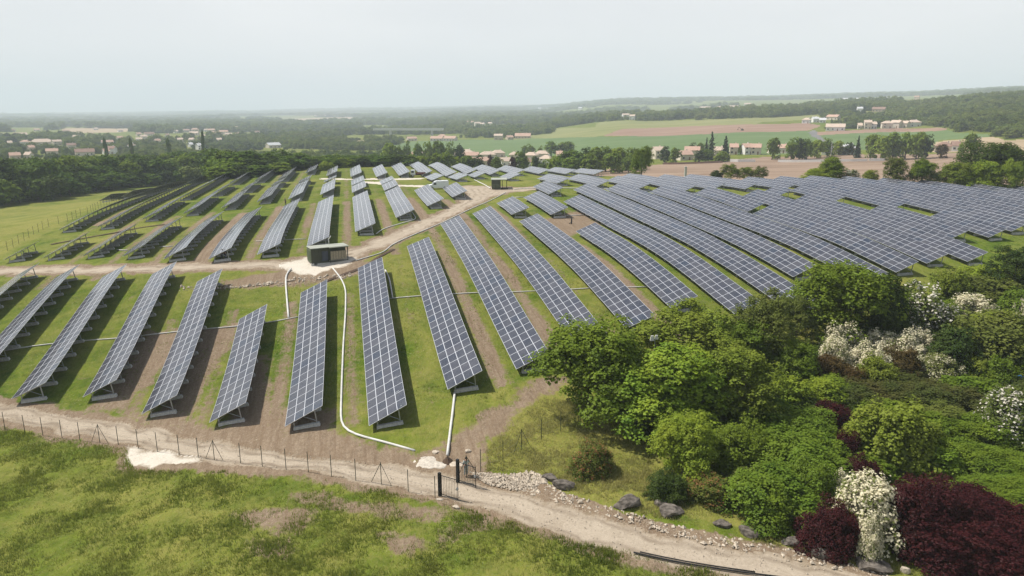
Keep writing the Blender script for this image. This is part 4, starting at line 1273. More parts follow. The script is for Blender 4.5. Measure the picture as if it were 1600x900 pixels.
for c_, x, yb, w, wl, rf, h_, hip in sorted(HS, key=lambda q: q[1]):
    i = HN[c_] = HN.get(c_, 0) + 1
    P = at(x, yb, 262)
    W_ = span(P, w)
    rz = -math.atan2(P[0], P[1]) + TURN.uniform(-.5, .5) * (.4 if w > 20 else 1)
    lab = '%s house with %s, %s from the left %s' % (HCOL[wl], RCOL[rf], ORD[i - 1],
          {'village': 'in the village behind the crest', 'ridge': 'above the green crop field', 'lane': 'beyond the ploughed field', 'upper': 'before the right hand wood',
           'hill': 'on the wooded skyline ridge', 'left': 'among the left valley trees', 'hamlet': 'in the left distant hamlet', 'far': 'in the hazy far distance'}[c_])
    house(P, W_, min(max(7.5, W_ * .6), 13.), h_ + .6, wl, rf, rz, lab, HL[c_][0], bool(hip))

def wall_line(px, r, h, th, mat, label, name='garden_wall'):
    pts = [at_r(x, r_) for x, r_ in zip(px, r)]
    mb = MB()
    for a, b in zip(pts[:-1], pts[1:]):
        d = np.array([b[0] - a[0], b[1] - a[1]])
        L = np.linalg.norm(d)
        m = Matrix.Translation(((a[0] + b[0]) / 2, (a[1] + b[1]) / 2, (a[2] + b[2]) / 2)) @ Matrix.Rotation(math.atan2(d[1], d[0]), 4, 'Z') @ Matrix.Rotation(-math.atan2(b[2] - a[2], L), 4, 'Y')
        mb.box(-L / 2, L / 2, -th / 2, th / 2, -.6, h, mat=m)
    return tag(mb.build(name, M[mat]), label, 'wall')
wall_line([1223, 1245, 1270, 1300, 1340, 1365], [452, 450, 449, 448, 448, 450], 1.3, .3, 'whitewall', 'long low white garden wall in front of the white bungalow')
wall_line([1367, 1380, 1392], [451, 452, 453], 1.4, .3, 'whitewall', 'short white wall before the dark row of trees on the right')
wall_line([1147, 1160, 1187], [452, 450, 450], 1.6, .3, 'whitewall', 'white terrace wall below the pair of pink roofed houses')
wall_line([1040, 1065, 1100, 1135], [440, 438, 440, 444], 1.0, .25, 'tilebrown', 'brown wooden garden fence under the layered conifers', 'garden_fence')

# --- road bridge over the valley
A_, B_ = at_r(583, 1330), at_r(692, 1300)
zt = 30 - 1315 * (198.6 - 170) / F
root = empty('road_bridge', ((A_[0] + B_[0]) / 2, (A_[1] + B_[1]) / 2, A_[2]), math.atan2(B_[1] - A_[1], B_[0] - A_[0]), 'long pale concrete road bridge across the wooded valley', 'bridge')
L_ = math.hypot(B_[0] - A_[0], B_[1] - A_[1])
zz = zt - A_[2]
MB().box(-L_ / 2, L_ / 2, -5, 5, zz - 3.4, zz - 1.0).build('deck', M['sheet'], root)
MB().box(-L_ / 2, L_ / 2, -5.4, -5.1, zz - 1.6, zz + .3).build('parapet', M['sheet'], root)
MB().box(-L_ / 2, L_ / 2, 5.1, 5.4, zz - 1.6, zz + .3).build('parapet', M['sheet'], root)
for q in (-.26, .34):
    MB().box(L_ * q - 1.4, L_ * q + 1.4, -3.5, 3.5, -6, zz - 3.42).build('pier', M['concrete'], root)
HOUSE_XY.append((A_[0], A_[1], 40)), HOUSE_XY.append((B_[0], B_[1], 40)), HOUSE_XY.append(((A_[0] + B_[0]) / 2, (A_[1] + B_[1]) / 2, 55))
# --- the wood behind the left half of the arrays: single trees
LB = [(-60, 330), (0, 322), (60, 315), (120, 304), (210, 293), (280, 288), (330, 284), (400, 277), (470, 270), (520, 262), (560, 257), (610, 254)]
LT = [(-60, 252), (0, 252), (100, 247), (200, 245), (300, 238), (345, 236), (400, 242), (440, 236), (480, 245), (540, 246), (610, 250)]
bx, by = zip(*LB)
txx, tyy = zip(*LT)
rgw = np.random.default_rng(99)
nw = 0
for row in range(8):
    x = -60 + rgw.uniform(0, 20)
    while x < 612:
        P0_ = at(x, float(np.interp(x, bx, by)) - 1.) if x < 450 else at_r(x, 308 + (x - 450) * .05)
        r0 = math.hypot(P0_[0], P0_[1])
        r = r0 + 3 + row * 9.5 + rgw.uniform(-3, 3)
        P = at_r(x + rgw.uniform(-4, 4), r)
        wpx = F / r
        w = rgw.uniform(8.5, 13.5)
        yt = float(np.interp(x, txx, tyy)) + rgw.uniform(-4, 9) + (16 if row == 0 else 5 if row == 1 else 0)
        _, h = px_size(P, yt, 10)
        h = float(np.clip(h, 5, 19))
        if row == 0:
            h *= .8
        kind = 'wood'
        mat = ['forest', 'forest', 'forest', 'green', 'dark', 'forest'][int(rgw.integers(0, 6))]
        tree('tree', P, w, h, kind, mat, 'broadleaved tree in the dense wood behind the left half of the arrays',
             'trees of the dense wood behind the left half of the arrays', stem=.1 if row == 0 else .2)
        nw += 1
        x += w * wpx * .72
for x, yb, yt, w, m, l in [(370, 276, 262, 46, 'pale', 'grey green willow bush before the dense wood above the left arrays'),
                       (316, 283, 262, 20, 'pale', 'narrow grey green tree before the dense wood'),
                       (506, 268, 252, 24, 'bright', 'light green bush before the wood behind the crest arrays'),
                       (134, 300, 284, 24, 'bright', 'light green bush at the left foot of the dense wood'),
                       (158, 297, 281, 20, 'bright', 'second light green bush at the foot of the dense wood')]:
    P = at(x, yb - 1) if x < 330 else at_r(x, 296)
    W_, H_ = px_size(P, yt, w)
    bush('bush', P, W_, H_, 'bush', m, l)

# --- hedges and garden trees behind the crest and round the houses
HT = [   # x, r, ytop, width, kind, mat
 (605, 350, 244, 26, 0), (622, 352, 243, 26, 1), (640, 350, 242, 26, 0), (656, 352, 244, 22, 1), (676, 352, 240, 26, 0), (694, 350, 239, 26, 0), (712, 352, 246, 22, 1), (728, 356, 244, 22, 0),
 (744, 354, 243, 24, 2), (777, 372, 246, 18, 0), (815, 392, 238, 24, 0), (838, 388, 245, 14, 2), (850, 380, 252, 16, 0),
 (868, 366, 245, 26, 1), (884, 364, 238, 28, 0), (900, 366, 236, 30, 0), (918, 370, 233, 30, 2), (934, 372, 231, 28, 0), (950, 374, 231, 30, 0), (966, 376, 232, 28, 1), (982, 378, 233, 26, 0), (996, 384, 234, 24, 2), (926, 352, 241, 30, 0), (958, 354, 240, 30, 0), (986, 358, 242, 26, 0), (895, 350, 246, 30, 0),
 (1043, 455, 230, 20, 2), (1060, 450, 232, 17, 0), (1085, 520, 224, 14, 2), (1099, 520, 224, 12, 0), (1098, 455, 236, 18, 2), (1112, 460, 234, 16, 0), (1136, 458, 237, 20, 1), (1130, 452, 240, 18, 0), (1162, 520, 227, 10, 1),
 (1213, 470, 217, 20, 0), (1243, 466, 217, 22, 0), (1256, 470, 218, 20, 2), (1268, 470, 219, 18, 0), (1284, 480, 220, 22, 1), (1300, 490, 218, 20, 0), (1318, 500, 221, 18, 1), (1335, 500, 224, 16, 2),
 (1370, 466, 212, 24, 0), (1386, 462, 214, 26, 1), (1404, 466, 209, 28, 0), (1424, 468, 210, 26, 1), (1442, 466, 209, 28, 0), (1456, 468, 213, 20, 2), (1528, 470, 211, 26, 0), (1512, 462, 226, 12, 1), (1480, 462, 227, 18, 3),
 (830, 640, 226, 16, 0), (820, 648, 228, 10, 0), (863, 620, 222, 24, 0), (884, 622, 222, 28, 0), (845, 640, 228, 8, 1),
 (650, 470, 226, 20, 0), (668, 472, 224, 22, 1), (684, 474, 222, 22, 0), (700, 474, 224, 20, 0), (716, 476, 228, 18, 2), (620, 470, 230, 26, 0), (606, 470, 225, 26, 1), (634, 520, 221, 14, 0)]
MT = ['green', 'bright', 'dark', 'brown']
for i, (x, r, yt, w, m) in enumerate(HT):
    where = ('crest arrays left of the village' if x < 760 and r < 360 else 'pale village houses behind the crest' if x < 860 and r < 450 else
             'green field beyond the village' if r > 460 and x < 900 else 'big hedge behind the crest arrays' if x < 1010 else
             'houses beyond the ploughed field' if x < 1200 else 'white bungalow beyond the ploughed field')
    ptree(x, 0, yt, w, 'wood', MT[m], ('dark ' if m == 2 else 'bronze ' if m == 3 else 'light green ' if m == 1 else 'green ') + 'leafy tree by the ' + where, r=r,
          stem=.1, group='trees by the ' + where)
for x, r, yt, w, v, l in [(1116, 470, 207, 19, 1, 'tall layered dark conifer behind the pink roofed houses'), (1138, 472, 213, 18, 1, 'second layered conifer right of the tallest one'),
                       (1108, 476, 216, 12, 0, 'shorter dark conifer left of the tallest one'), (1348, 476, 213, 12, 0, 'pointed conifer right of the white bungalow')]:
    P = at_r(x, r)
    W_, H_ = px_size(P, yt, w)
    o = tree('conifer', P, W_, H_, 'conifer', 'conifer', l, stem=.1)
ptree(801, 0, 246, 12, 'wood', 'purple', 'small purple leaved garden tree right of a village house', r=384, stem=.1)
ptree(766, 0, 243, 10, 'wood', 'purple', 'purple leaved garden tree between two village houses', r=396, stem=.1)
for x, yt, w, l in [(157, 217, 6, 'dark columnar tree nearest the left village houses'), (198, 217, 6, 'dark columnar tree right of the left village'), (257, 218, 7, 'dark columnar tree in the valley'),
                    (312, 206, 5, 'dark columnar tree before the distant hamlet')]:
    P = at_r(x, 620)
    W_, H_ = px_size(P, yt, w)
    tree('columnar_tree', P, W_ * .9, H_, 'column', 'forest', l, stem=.05)

# --- far woodland: nobody could count it; points that carry copies of small crowns
FIELDS = [px_poly(z[2], z[3]) for z in ZONES if z[3] > 200]
OPEN = [px_poly(p, 262) for p in [
    [(595, 232), (650, 219), (700, 216), (800, 216), (830, 214), (862, 208), (866, 200.5), (934, 191), (1000, 189), (1130, 186), (1200, 184), (1286, 178), (1288, 196), (1275, 201), (1300, 203), (1400, 198.5), (1475, 198.5), (1500, 207.5), (1548, 209.5), (1572, 218.5), (1700, 217), (1700, 300), (600, 300)],
    [(566, 197), (700, 197), (705, 201), (566, 205)]]]
def far_points():
    rg = np.random.default_rng(5)
    X, Y, S = [], [], []
    r = 300.
    while r < 11000:
        st = 9.6 if r < 900 else 9.6 + (r - 900) * .0115
        a0, a1 = math.radians(-41), math.radians(41)
        n = int((a1 - a0) * r / st)
        a = a0 + (np.arange(n) + rg.uniform(0, 1, n)) * (a1 - a0) / n
        rr = r + rg.uniform(-.45, .45, n) * st
        X.append(rr * np.sin(a))
        Y.append(rr * np.cos(a))
        S.append(np.full(n, st))
        r += st * .92
    X, Y, S = np.concatenate(X), np.concatenate(Y), np.concatenate(S)
    R = np.hypot(X, Y)
    A = np.arctan2(X, Y)
    xc = 800 + F * np.tan(A) / .971
    keep = np.ones(len(X), bool)
    for P in FIELDS + OPEN:
        keep &= ~inside(P, X, Y)
    keep &= ~((R < 395) & (xc < 640))
    keep &= ~((R < 560) & (xc >= 590) & (xc < 1700))
    # patchwork of small fields beyond
    pn = fbm(X, Y, 260., 41)
    keep &= ~((R > 620) & (pn > .585) & (xc < 1290))
    keep &= ~((R > 1500) & (fbm(X, Y, 700., 47) > .56))
    for hx, hy, hr in HOUSE_XY:
        keep &= np.hypot(X - hx, Y - hy) > hr
        ux, uy = hx / math.hypot(hx, hy), hy / math.hypot(hx, hy)
        t = (hx - X) * ux + (hy - Y) * uy
        q = np.abs((X - hx) * uy - (Y - hy) * ux)
        keep &= ~((t > 0) & (t < hr * 4) & (q < hr * .85))
        S = np.where((t > 0) & (t < 190) & (q < hr * 1.0), S * .5, S)
    return X[keep], Y[keep], S[keep], R[keep]
fx, fy, fs_, fr_ = far_points()
rg = np.random.default_rng(12)
fz = T(fx, fy)
scl = fs_ * rg.uniform(.55, 1.0, len(fx)) * .5 * 1.15
hgt = np.clip(fs_ * .56, 0, 12) * rg.uniform(.4, .85, len(fx))
me = bpy.data.meshes.new('distant_woodland')
me.vertices.add(len(fx))
me.vertices.foreach_set('co', np.stack([fx, fy, fz + hgt * .8], 1).astype(np.float32).ravel())
for nm, arr in (('sxy', scl), ('sz', hgt), ('rot', rg.uniform(0, 6.28, len(fx)))):
    a = me.attributes.new(nm, 'FLOAT', 'POINT')
    a.data.foreach_set('value', arr.astype(np.float32))
a = me.attributes.new('pick', 'INT', 'POINT')
a.data.foreach_set('value', rg.integers(0, 4, len(fx)).astype(np.int32))
wood = link('distant_woodland', me)
tag(wood, 'hazy woods and hedges covering the valley and the hills', 'woodland', kind='stuff')
protos = []
for o in bpy.data.objects:
    if o.name.startswith('crown') and o.data in CR['wood'] and o.data not in [p.data for p in protos]:
        protos.append(o)
ng = bpy.data.node_groups.new('scatter', 'GeometryNodeTree')
ng.interface.new_socket('Geometry', in_out='INPUT', socket_type='NodeSocketGeometry')
ng.interface.new_socket('Geometry', in_out='OUTPUT', socket_type='NodeSocketGeometry')
gi, go = ng.nodes.new('NodeGroupInput'), ng.nodes.new('NodeGroupOutput')
jn = ng.nodes.new('GeometryNodeJoinGeometry')
def nattr(n, typ='FLOAT'):
    a = ng.nodes.new('GeometryNodeInputNamedAttribute')
    a.data_type = typ
    a.inputs['Name'].default_value = n
    return next(o for o in a.outputs if o.enabled and o.name == 'Attribute')
for i, p in enumerate(protos):
    oi = ng.nodes.new('GeometryNodeObjectInfo')
    oi.inputs['Object'].default_value = p
    sm = ng.nodes.new('GeometryNodeSetMaterial')
    sm.inputs['Material'].default_value = LM['distant']
    ng.links.new(oi.outputs['Geometry'], sm.inputs['Geometry'])
    ip = ng.nodes.new('GeometryNodeInstanceOnPoints')
    cmp_ = ng.nodes.new('FunctionNodeCompare')
    cmp_.data_type = 'INT'
    cmp_.operation = 'EQUAL'
    ng.links.new(nattr('pick', 'INT'), [s for s in cmp_.inputs if s.enabled][0])
    [s for s in cmp_.inputs if s.enabled][1].default_value = i
    ng.links.new(gi.outputs[0], ip.inputs['Points'])
    ng.links.new(cmp_.outputs[0], ip.inputs['Selection'])
    ng.links.new(sm.outputs[0], ip.inputs['Instance'])
    cs = ng.nodes.new('ShaderNodeCombineXYZ')
    ng.links.new(nattr('sxy'), cs.inputs[0])
    ng.links.new(nattr('sxy'), cs.inputs[1])
    ng.links.new(nattr('sz'), cs.inputs[2])
    ng.links.new(cs.outputs[0], ip.inputs['Scale'])
    cr_ = ng.nodes.new('ShaderNodeCombineXYZ')
    ng.links.new(nattr('rot'), cr_.inputs[2])
    ng.links.new(cr_.outputs[0], ip.inputs['Rotation'])
    ng.links.new(ip.outputs[0], jn.inputs[0])
ng.links.new(jn.outputs[0], go.inputs[0])
md = wood.modifiers.new('scatter', 'NODES')
md.node_group = ng
print('far trees', len(fx), 'wood trees', nw)

# --- the air: a thin even haze over the whole country
mb = MB().box(-15500, 15500, -15500, 15500, -60, 330)
t = NT('pale haze')
pv = t.n('ShaderNodeVolumePrincipled')
pv.inputs['Color'].default_value = (.82, .91, 1, 1)
pv.inputs['Density'].default_value = .00021
pv.inputs['Anisotropy'].default_value = .0
t.l(pv.outputs[0], t.out.inputs['Volume'])
tag(mb.build('haze', t.m), 'thin pale haze over the whole valley', 'haze', kind='stuff')
# ------------------------------------------------------------------ things on the site
M['cgreen'] = plain('dark green container paint', (.065, .07, .045), .6, 0, .3, .15, 1.5)
M['cgreenlight'] = plain('weathered green door paint', (.16, .19, .12), .6, 0, .3, .2, 1.5)
M['roofpale'] = plain('pale grey green roof paint', (.33, .34, .28), .6, 0, .3, .1, 1.)
M['black'] = plain('black painted steel', (.015, .016, .017), .5)
M['darkgreen'] = plain('dark green painted steel', (.02, .035, .022), .5)
M['tanslat'] = plain('tan wooden slats', (.34, .29, .20), .8, 0, .2, .2, 4.)
M['white'] = plain('white plastic', (.58, .565, .52), .6, 0, .3, .16, 1.2)
M['whitepaint'] = plain('white vehicle paint', (.78, .79, .79), .25, 0, .5, .02)
M['rubber'] = plain('black rubber', (.02, .02, .02), .85)
M['glass'] = plain('tinted glass', (.03, .04, .05), .08, 0, .6, .05)
M['rock'] = plain('grey weathered rock', (.125, .108, .09), .95, 0, .1, .75, 2.6)
M['limestone'] = plain('pale limestone', (.47, .40, .31), .95, 0, .15, .3, 3.)
M['blue'] = plain('blue skip paint', (.05, .19, .42), .5, 0, .35, .15, 2.)
M['rust'] = plain('rusty steel post', (.16, .09, .06), .8)
M['skin'] = plain('skin', (.48, .30, .22), .6)
M['shirtlight'] = plain('pale grey green shirt', (.48, .54, .50), .8)
M['shirtwhite'] = plain('white shirt', (.7, .7, .7), .8)
M['trousers'] = plain('light work trousers', (.42, .44, .42), .8)
M['trousersdark'] = plain('dark trousers', (.03, .035, .05), .8)
M['hair'] = plain('dark hair', (.03, .02, .015), .8)
M['redpaint'] = plain('dark red chassis paint', (.18, .05, .04), .5)
M['yellowpaint'] = plain('dark machine paint', (.10, .09, .06), .5)

def frame2(a, b):
    """matrix with origin at a (ground point) and x axis towards b"""
    d = Vector((b[0] - a[0], b[1] - a[1], 0)).normalized()
    return math.atan2(d[1], d[0])

# --- inverter cabin beside the service track
def cabin(a, b, rz=None):
    pa, pb = at(*a), at(*b)
    rz = frame2(pa, pb) if rz is None else rz
    return pa, rz, math.hypot(pb[0] - pa[0], pb[1] - pa[1])
pa, rz, L_ = cabin((487.5, 415), (535.5, 408.5))
L_, D_, H_ = 5.9, 2.45, 2.6
root = empty('inverter_cabin', pa, rz + math.radians(7), 'dark green container cabin with pale roof and slatted bay beside the service track', 'container')
x1, x2 = 1.45, 2.95
m = MB()
for i in range(12):                                      # corrugated side
    x = .12 + i * (x1 - .12) / 12
    m.box(x, x + .07, -.03, .0, .35, H_ - .1)
m.box(0, x1, 0, D_, .3, H_).box(x1, x2, .5, D_, .3, H_).box(x2, L_, 1.3, D_, .3, H_)
m.box(0, .14, -.05, .1, .0, H_).box(L_ - .12, L_, -.05, .1, .0, H_ + .02).box(0, L_, -.05, .05, .25, .4).box(x2, L_, -.04, .06, H_ - .14, H_)
m.box(L_ - .12, L_, D_ - .1, D_, 0, .3).box(x2 - .06, x2 + .06, -.04, .1, 0.1, H_)
m.build('body', M['cgreen'], root)
m = MB()
for q in range(2):
    y = .1 + q * 1.15
    m.box(-.07, -.01, y, y + 1.1, .45, H_ - .15)
    for i in range(5):
        m.box(-.1, -.07, y + .1 + i * .22, y + .17 + i * .22, .6, H_ - .3)
m.build('end_door', M['cgreenlight'], root)
m = MB().box(-.1, L_ + .1, -.1, D_ + .1, H_ + .03, H_ + .12).box(x2 - .1, L_ + .15, -.35, -.08, H_ - .02, H_ + .08)
m.build('roof', M['roofpale'], root)
MB().box(x1 + .35, x2 - .2, .42, .49, .5, 2.0).box(x1 + .5, x1 + .62, .38, .42, 1.2, 1.4).box(x1 + .85, x1 + .97, .38, .42, 1.2, 1.4).build('electrical_cabinet', plain('dark grey cabinet', (.07, .08, .10), .4), root)
m = MB()
for i in range(6):
    x = x2 + .12 + i * .44
    m.box(x, x + .38, .0, .05, .55, 1.95)
m.build('slatted_panel', M['tanslat'], root)
m = MB().tube((3.5, 2.2, H_ + .1), (3.5, 2.2, H_ + 1.0), .07).tube((3.5, 2.2, H_ + 1.0), (3.9, 2.2, H_ + 1.5), .07)
m.build('vent_pipe', M['white'], root)
MB().box(.9, 2.9, -.02, 1.1, .02, .32).box(-.1, .35, -.1, .25, -.1, .3).box(L_ - .35, L_ + .05, .0, D_, -.2, .05).build('concrete_plinth', M['concrete'], root)

# --- second cabin at the end of the track
pa = at(768.2, 296.3)
root = empty('inverter_cabin', pa, math.radians(2), 'small dark green container cabin at the far end of the service track', 'container')
m = MB().box(0, 2.45, 0, 5.2, .25, 2.6).box(2.45, 4.0, .05, .2, .25, .4)
for i in range(9):
    m.box(.15 + i * .25, .25 + i * .25, -.04, 0, .4, 2.5)
m.build('body', M['cgreen'], root)
m = MB()
for i in range(4):
    for j in range(2):
        m.box(.2 + j * 1.1 + i * .24, .3 + j * 1.1 + i * .24, -.08, -.04, .5, 1.5)
m.build('end_door', M['cgreenlight'], root)
MB().box(-.1, 4.2, -.1, 5.3, 2.62, 2.72).build('roof', M['roofpale'], root)
m = MB()
for x in (2.8, 4.0):
    m.box(x, x + .16, .0, .16, 0.3, 2.6)
m.build('canopy_post', M['black'], root)
MB().box(2.5, 4.4, -.6, .4, .1, .55).build('transformer_base', M['black'], root)
MB().box(-.2, 4.6, -.3, 5.4, -.3, .1).build('concrete_plinth', M['limestone'], root)

# --- vehicles
def wheel(root, x, y, r=.36, w=.24, s=1):
    t_ = MB().tube((x, y - w / 2, r), (x, y + w / 2, r), r, n=16).build('wheel', M['rubber'], root, False)
    MB().tube((x, y + s * (w / 2 + .005), r), (x, y + s * (w / 2 + .03), r), r * .58, n=12).build('rim', M['alu'], t_)
pa = at(669.5, 295.5)
root = empty('panel_van', pa, math.radians(12), 'white panel van parked behind an array on the far track', 'van')
prof = [(0, .35), (0, .95), (.25, 1.15), (.95, 1.3), (1.65, 2.05), (2.2, 2.25), (5.4, 2.3), (5.5, 2.15), (5.5, .35)]
m = MB()
for s_ in (1,):
    n_ = len(prof)
    vs = [(x, -.95 + (.1 if z > 1.4 else 0), z) for x, z in prof] + [(x, .95 - (.1 if z > 1.4 else 0), z) for x, z in prof]
    m.add(vs, [tuple(range(n_)), tuple(range(n_, 2 * n_))[::-1]] + [(i, n_ + i, n_ + (i + 1) % n_, (i + 1) % n_) for i in range(n_)])
m.build('body', M['whitepaint'], root)
MB().add([(.98, -.78, 1.34), (.98, .78, 1.34), (1.6, .74, 2.0), (1.6, -.74, 2.0)], [(0, 1, 2, 3)]).box(1.35, 2.1, -.965, -.86, 1.25, 1.75).box(1.35, 2.1, .86, .965, 1.25, 1.75).build('window', M['glass'], root)
MB().box(-.06, .06, -.9, .9, .3, .62).build('bumper', M['black'], root)
for y in (-.7, .7):
    MB().box(-.02, .2, y - .14, y + .14, .85, 1.0).build('headlight', M['sheet'], root)
for x in (.95, 4.4):
    wheel(root, x, -.86, s=-1)
    wheel(root, x, .86)
pa = at(641.5, 276.2)
root = empty('tipper_truck', pa, math.radians(8), 'small white truck with dark red bed between arrays on the crest', 'truck')
MB().box(0, 1.7, -.95, .95, .75, 2.35, chamfer=.15).build('cab', M['whitepaint'], root)
MB().box(-.03, .02, -.75, .75, 1.45, 2.1).box(.3, 1.2, -.98, -.9, 1.45, 2.1).build('window', M['glass'], root)
MB().box(1.8, 5.2, -1., 1., .9, 1.05).box(1.8, 5.2, -1.02, -.95, 1.0, 1.45).box(1.8, 5.2, .95, 1.02, 1.0, 1.45).box(1.75, 1.85, -1, 1, .9, 2.0).build('bed', M['redpaint'], root)
MB().box(.2, 5.1, -.4, .4, .5, .85).build('chassis', M['black'], root)
for x in (.8, 4.2):
    wheel(root, x, -.85, .4, s=-1)
    wheel(root, x, .85, .4)
pa = at(1158, 204, 262)
k_ = span(pa, 8) / 7.
root = empty('excavator', pa, math.radians(10), 'dark excavator with raised bent arm on the bare reddish field', 'excavator')
root.scale = (k_, k_, k_)
MB().box(0, 3.2, -1.3, -.7, 0, .8).box(0, 3.2, .7, 1.3, 0, .8).build('track', M['black'], root)
MB().box(.3, 3.2, -1.1, 1.1, .9, 2.0, chamfer=.1).box(.3, 1.4, -1.1, -.1, 2.0, 2.9).build('body', M['yellowpaint'], root)
MB().tube((.6, .2, 1.6), (-2.6, .2, 4.2), .28, .2).tube((-2.6, .2, 4.2), (-4.4, .2, 3.9), .2).tube((-4.4, .2, 3.9), (-4.6, .2, 1.8), .18, .14).build('arm', M['yellowpaint'], root)
MB().box(-5.2, -4.3, -.4, .8, 1.0, 1.8, chamfer=.2).build('bucket', M['black'], root)

# --- blue skip at the right edge
pa = at(1590, 622)
root = empty('skip', pa, math.radians(20), 'blue steel skip at the right edge behind the white flowering shrub', 'skip')
m = MB().add([(0, 0, 0), (3.6, 0, 0), (3.6, 1.8, 0), (0, 1.8, 0), (-.4, -.1, 1.5), (4.0, -.1, 1.5), (4.0, 1.9, 1.5), (-.4, 1.9, 1.5), (-.3, 0, 1.45), (3.9, 0, 1.45), (3.9, 1.8, 1.45), (-.3, 1.8, 1.45), (.1, .1, .1), (3.5, .1, .1), (3.5, 1.7, .1), (.1, 1.7, .1)],
             [(3, 2, 1, 0), (0, 1, 5, 4), (1, 2, 6, 5), (2, 3, 7, 6), (3, 0, 4, 7), (4, 5, 9, 8), (5, 6, 10, 9), (6, 7, 11, 10), (7, 4, 8, 11), (8, 9, 13, 12), (9, 10, 14, 13), (10, 11, 15, 14), (11, 8, 12, 15), (12, 13, 14, 15)])
m.build('shell', M['blue'], root)
m = MB()
for x in (.3, 1.7, 3.2):
    m.box(x, x + .12, -.14, -.03, .1, 1.4)
m.build('rib', M['blue'], root)
MB().box(.3, 3.3, .3, 1.5, .9, 1.5, chamfer=.5).build('rubble_load', M['limestone'], root)

# --- people
def person(P, rz, h, shirt, trousers, label, bend=0., name='person'):
    root = empty(name, P, rz, label, 'person')
    s = h / 1.75
    def skin(nm, verts, edges, rad, mat, par):
        me = bpy.data.meshes.new(nm)
        me.from_pydata([tuple(v) for v in verts], edges, [])
        o = link(nm, me, mat, par)
        md_ = o.modifiers.new('skin', 'SKIN')
        md_.use_smooth_shade = True
        for i, r in enumerate(rad):
            me.skin_vertices[0].data[i].radius = (r, r)
        me.skin_vertices[0].data[0].use_root = True
        sb = o.modifiers.new('sub', 'SUBSURF')
        sb.levels = sb.render_levels = 1
        o.scale = (s, s, s)
        return o
    b = math.sin(bend)
    def up(x, y, z):                     # lean the upper body forward (towards -y)
        if z > .95:
            d = z - .95
            return (x, y - d * b, .95 + d * math.cos(bend))
        return (x, y, z)
    V = [up(*v) for v in [(0, 0, .95), (0, 0, 1.2), (0, 0, 1.42), (0, -.01, 1.52), (0, -.02, 1.64), (0, -.02, 1.73),
         (-.19, 0, 1.42), (-.25, .0, 1.15), (-.25, -.12, .92), (-.25, -.16, .84), (.19, 0, 1.42), (.25, 0, 1.15), (.24, -.1, .92), (.24, -.14, .84),
         (-.10, 0, .88), (-.12, -.02, .48), (-.12, .03, .08), (-.12, -.12, .03), (.10, 0, .88), (.13, .02, .48), (.14, .06, .08), (.14, -.09, .03)]]
    E = [(0, 1), (1, 2), (2, 3), (3, 4), (4, 5), (2, 6), (6, 7), (7, 8), (8, 9), (2, 10), (10, 11), (11, 12), (12, 13), (0, 14), (14, 15), (15, 16), (16, 17), (0, 18), (18, 19), (19, 20), (20, 21)]
    Rr = [.13, .13, .13, .055, .095, .075, .06, .045, .032, .035, .06, .045, .032, .035, .085, .058, .04, .035, .085, .058, .04, .035]
    body = skin('body', V, E, Rr, M['skin'], root)
    skin('shirt', [V[i] for i in (0, 1, 2, 6, 7, 10, 11)], [(0, 1), (1, 2), (2, 3), (3, 4), (2, 5), (5, 6)], [.15, .15, .15, .08, .062, .08, .062], M[shirt], root)
    skin('trousers', [V[i] for i in (0, 14, 15, 16, 18, 19, 20)], [(0, 1), (1, 2), (2, 3), (0, 4), (4, 5), (5, 6)], [.145, .10, .078, .06, .10, .078, .06], M[trousers], root)
    c = Vector(V[4])
    hm = MB()
    for i in range(5):
        a0 = i / 5 * math.pi / 2
        hm.tube(c + Vector((0, .02, .02 + .11 * math.sin(a0))), c + Vector((0, .02, .02 + .11 * math.sin(a0 + math.pi / 10))), .115 * math.cos(a0), .115 * math.cos(a0 + math.pi / 10) + .002, n=10)
    hm.add([tuple(c + Vector(q)) for q in ((-.035, -.105, .02), (.035, -.105, .02), (0, -.135, -.03))], [(0, 1, 2)])
    hd = hm.build('hair', M['hair'], root)
    hd.scale = (s, s, s)
    return root
P = at(728.2, 743.5)
person(P, math.radians(30), 1.78, 'shirtlight', 'trousers', 'person in pale work clothes walking behind the open right gate leaf', .12)
P = at(347, 404.5)
person(P, math.radians(60), 1.7, 'shirtwhite', 'trousersdark', 'person in white shirt and dark trousers by the end of a middle array', .35)
P = at(352.5, 404.5)
person(P, math.radians(-30), 1.7, 'trousersdark', 'trousersdark', 'person in dark clothes standing beside one in a white shirt', .1)
P = at(446.5, 320.5)
person(P, math.radians(-100), 1.75, 'trousersdark', 'trousersdark', 'person in dark clothes standing alone at the end of a rear array', .1)

# --- fences
def post_row(name, bases, hgt, rad, mat, label, wires=(.4, 1.0, 1.6), braces=(), lens=1.):
    """bases: ground points; one thing whose parts are its posts"""
    root = empty(name, bases[0], 0, label, 'fence')
    O = np.array(bases[0])
    for i, P in enumerate(bases):
        q = np.array(P) - O
        MB().tube(q + [0, 0, -.2], q + [0, 0, hgt], rad, n=5).build('post', M[mat], root)
        if i in braces:
            d = np.array(bases[min(i + 1, len(bases) - 1)]) - np.array(bases[max(i - 1, 0)])
            d = d / np.linalg.norm(d[:2]) * 1.05
            for s_ in (-1, 1):
                e = np.array([P[0] + s_ * d[0], P[1] + s_ * d[1], 0])
                e[2] = float(T(e[0], e[1]))
                MB().tube(q + [0, 0, hgt * .96], e - O, rad * .8, n=4).build('brace', M[mat], root)
    m = MB()
    for w in wires:
        for a, b in zip(bases[:-1], bases[1:]):
            m.tube(np.array(a) - O + [0, 0, w], np.array(b) - O + [0, 0, w], .006, n=3, cap=False)
    m.build('wire', M['galv'], root)
    return root
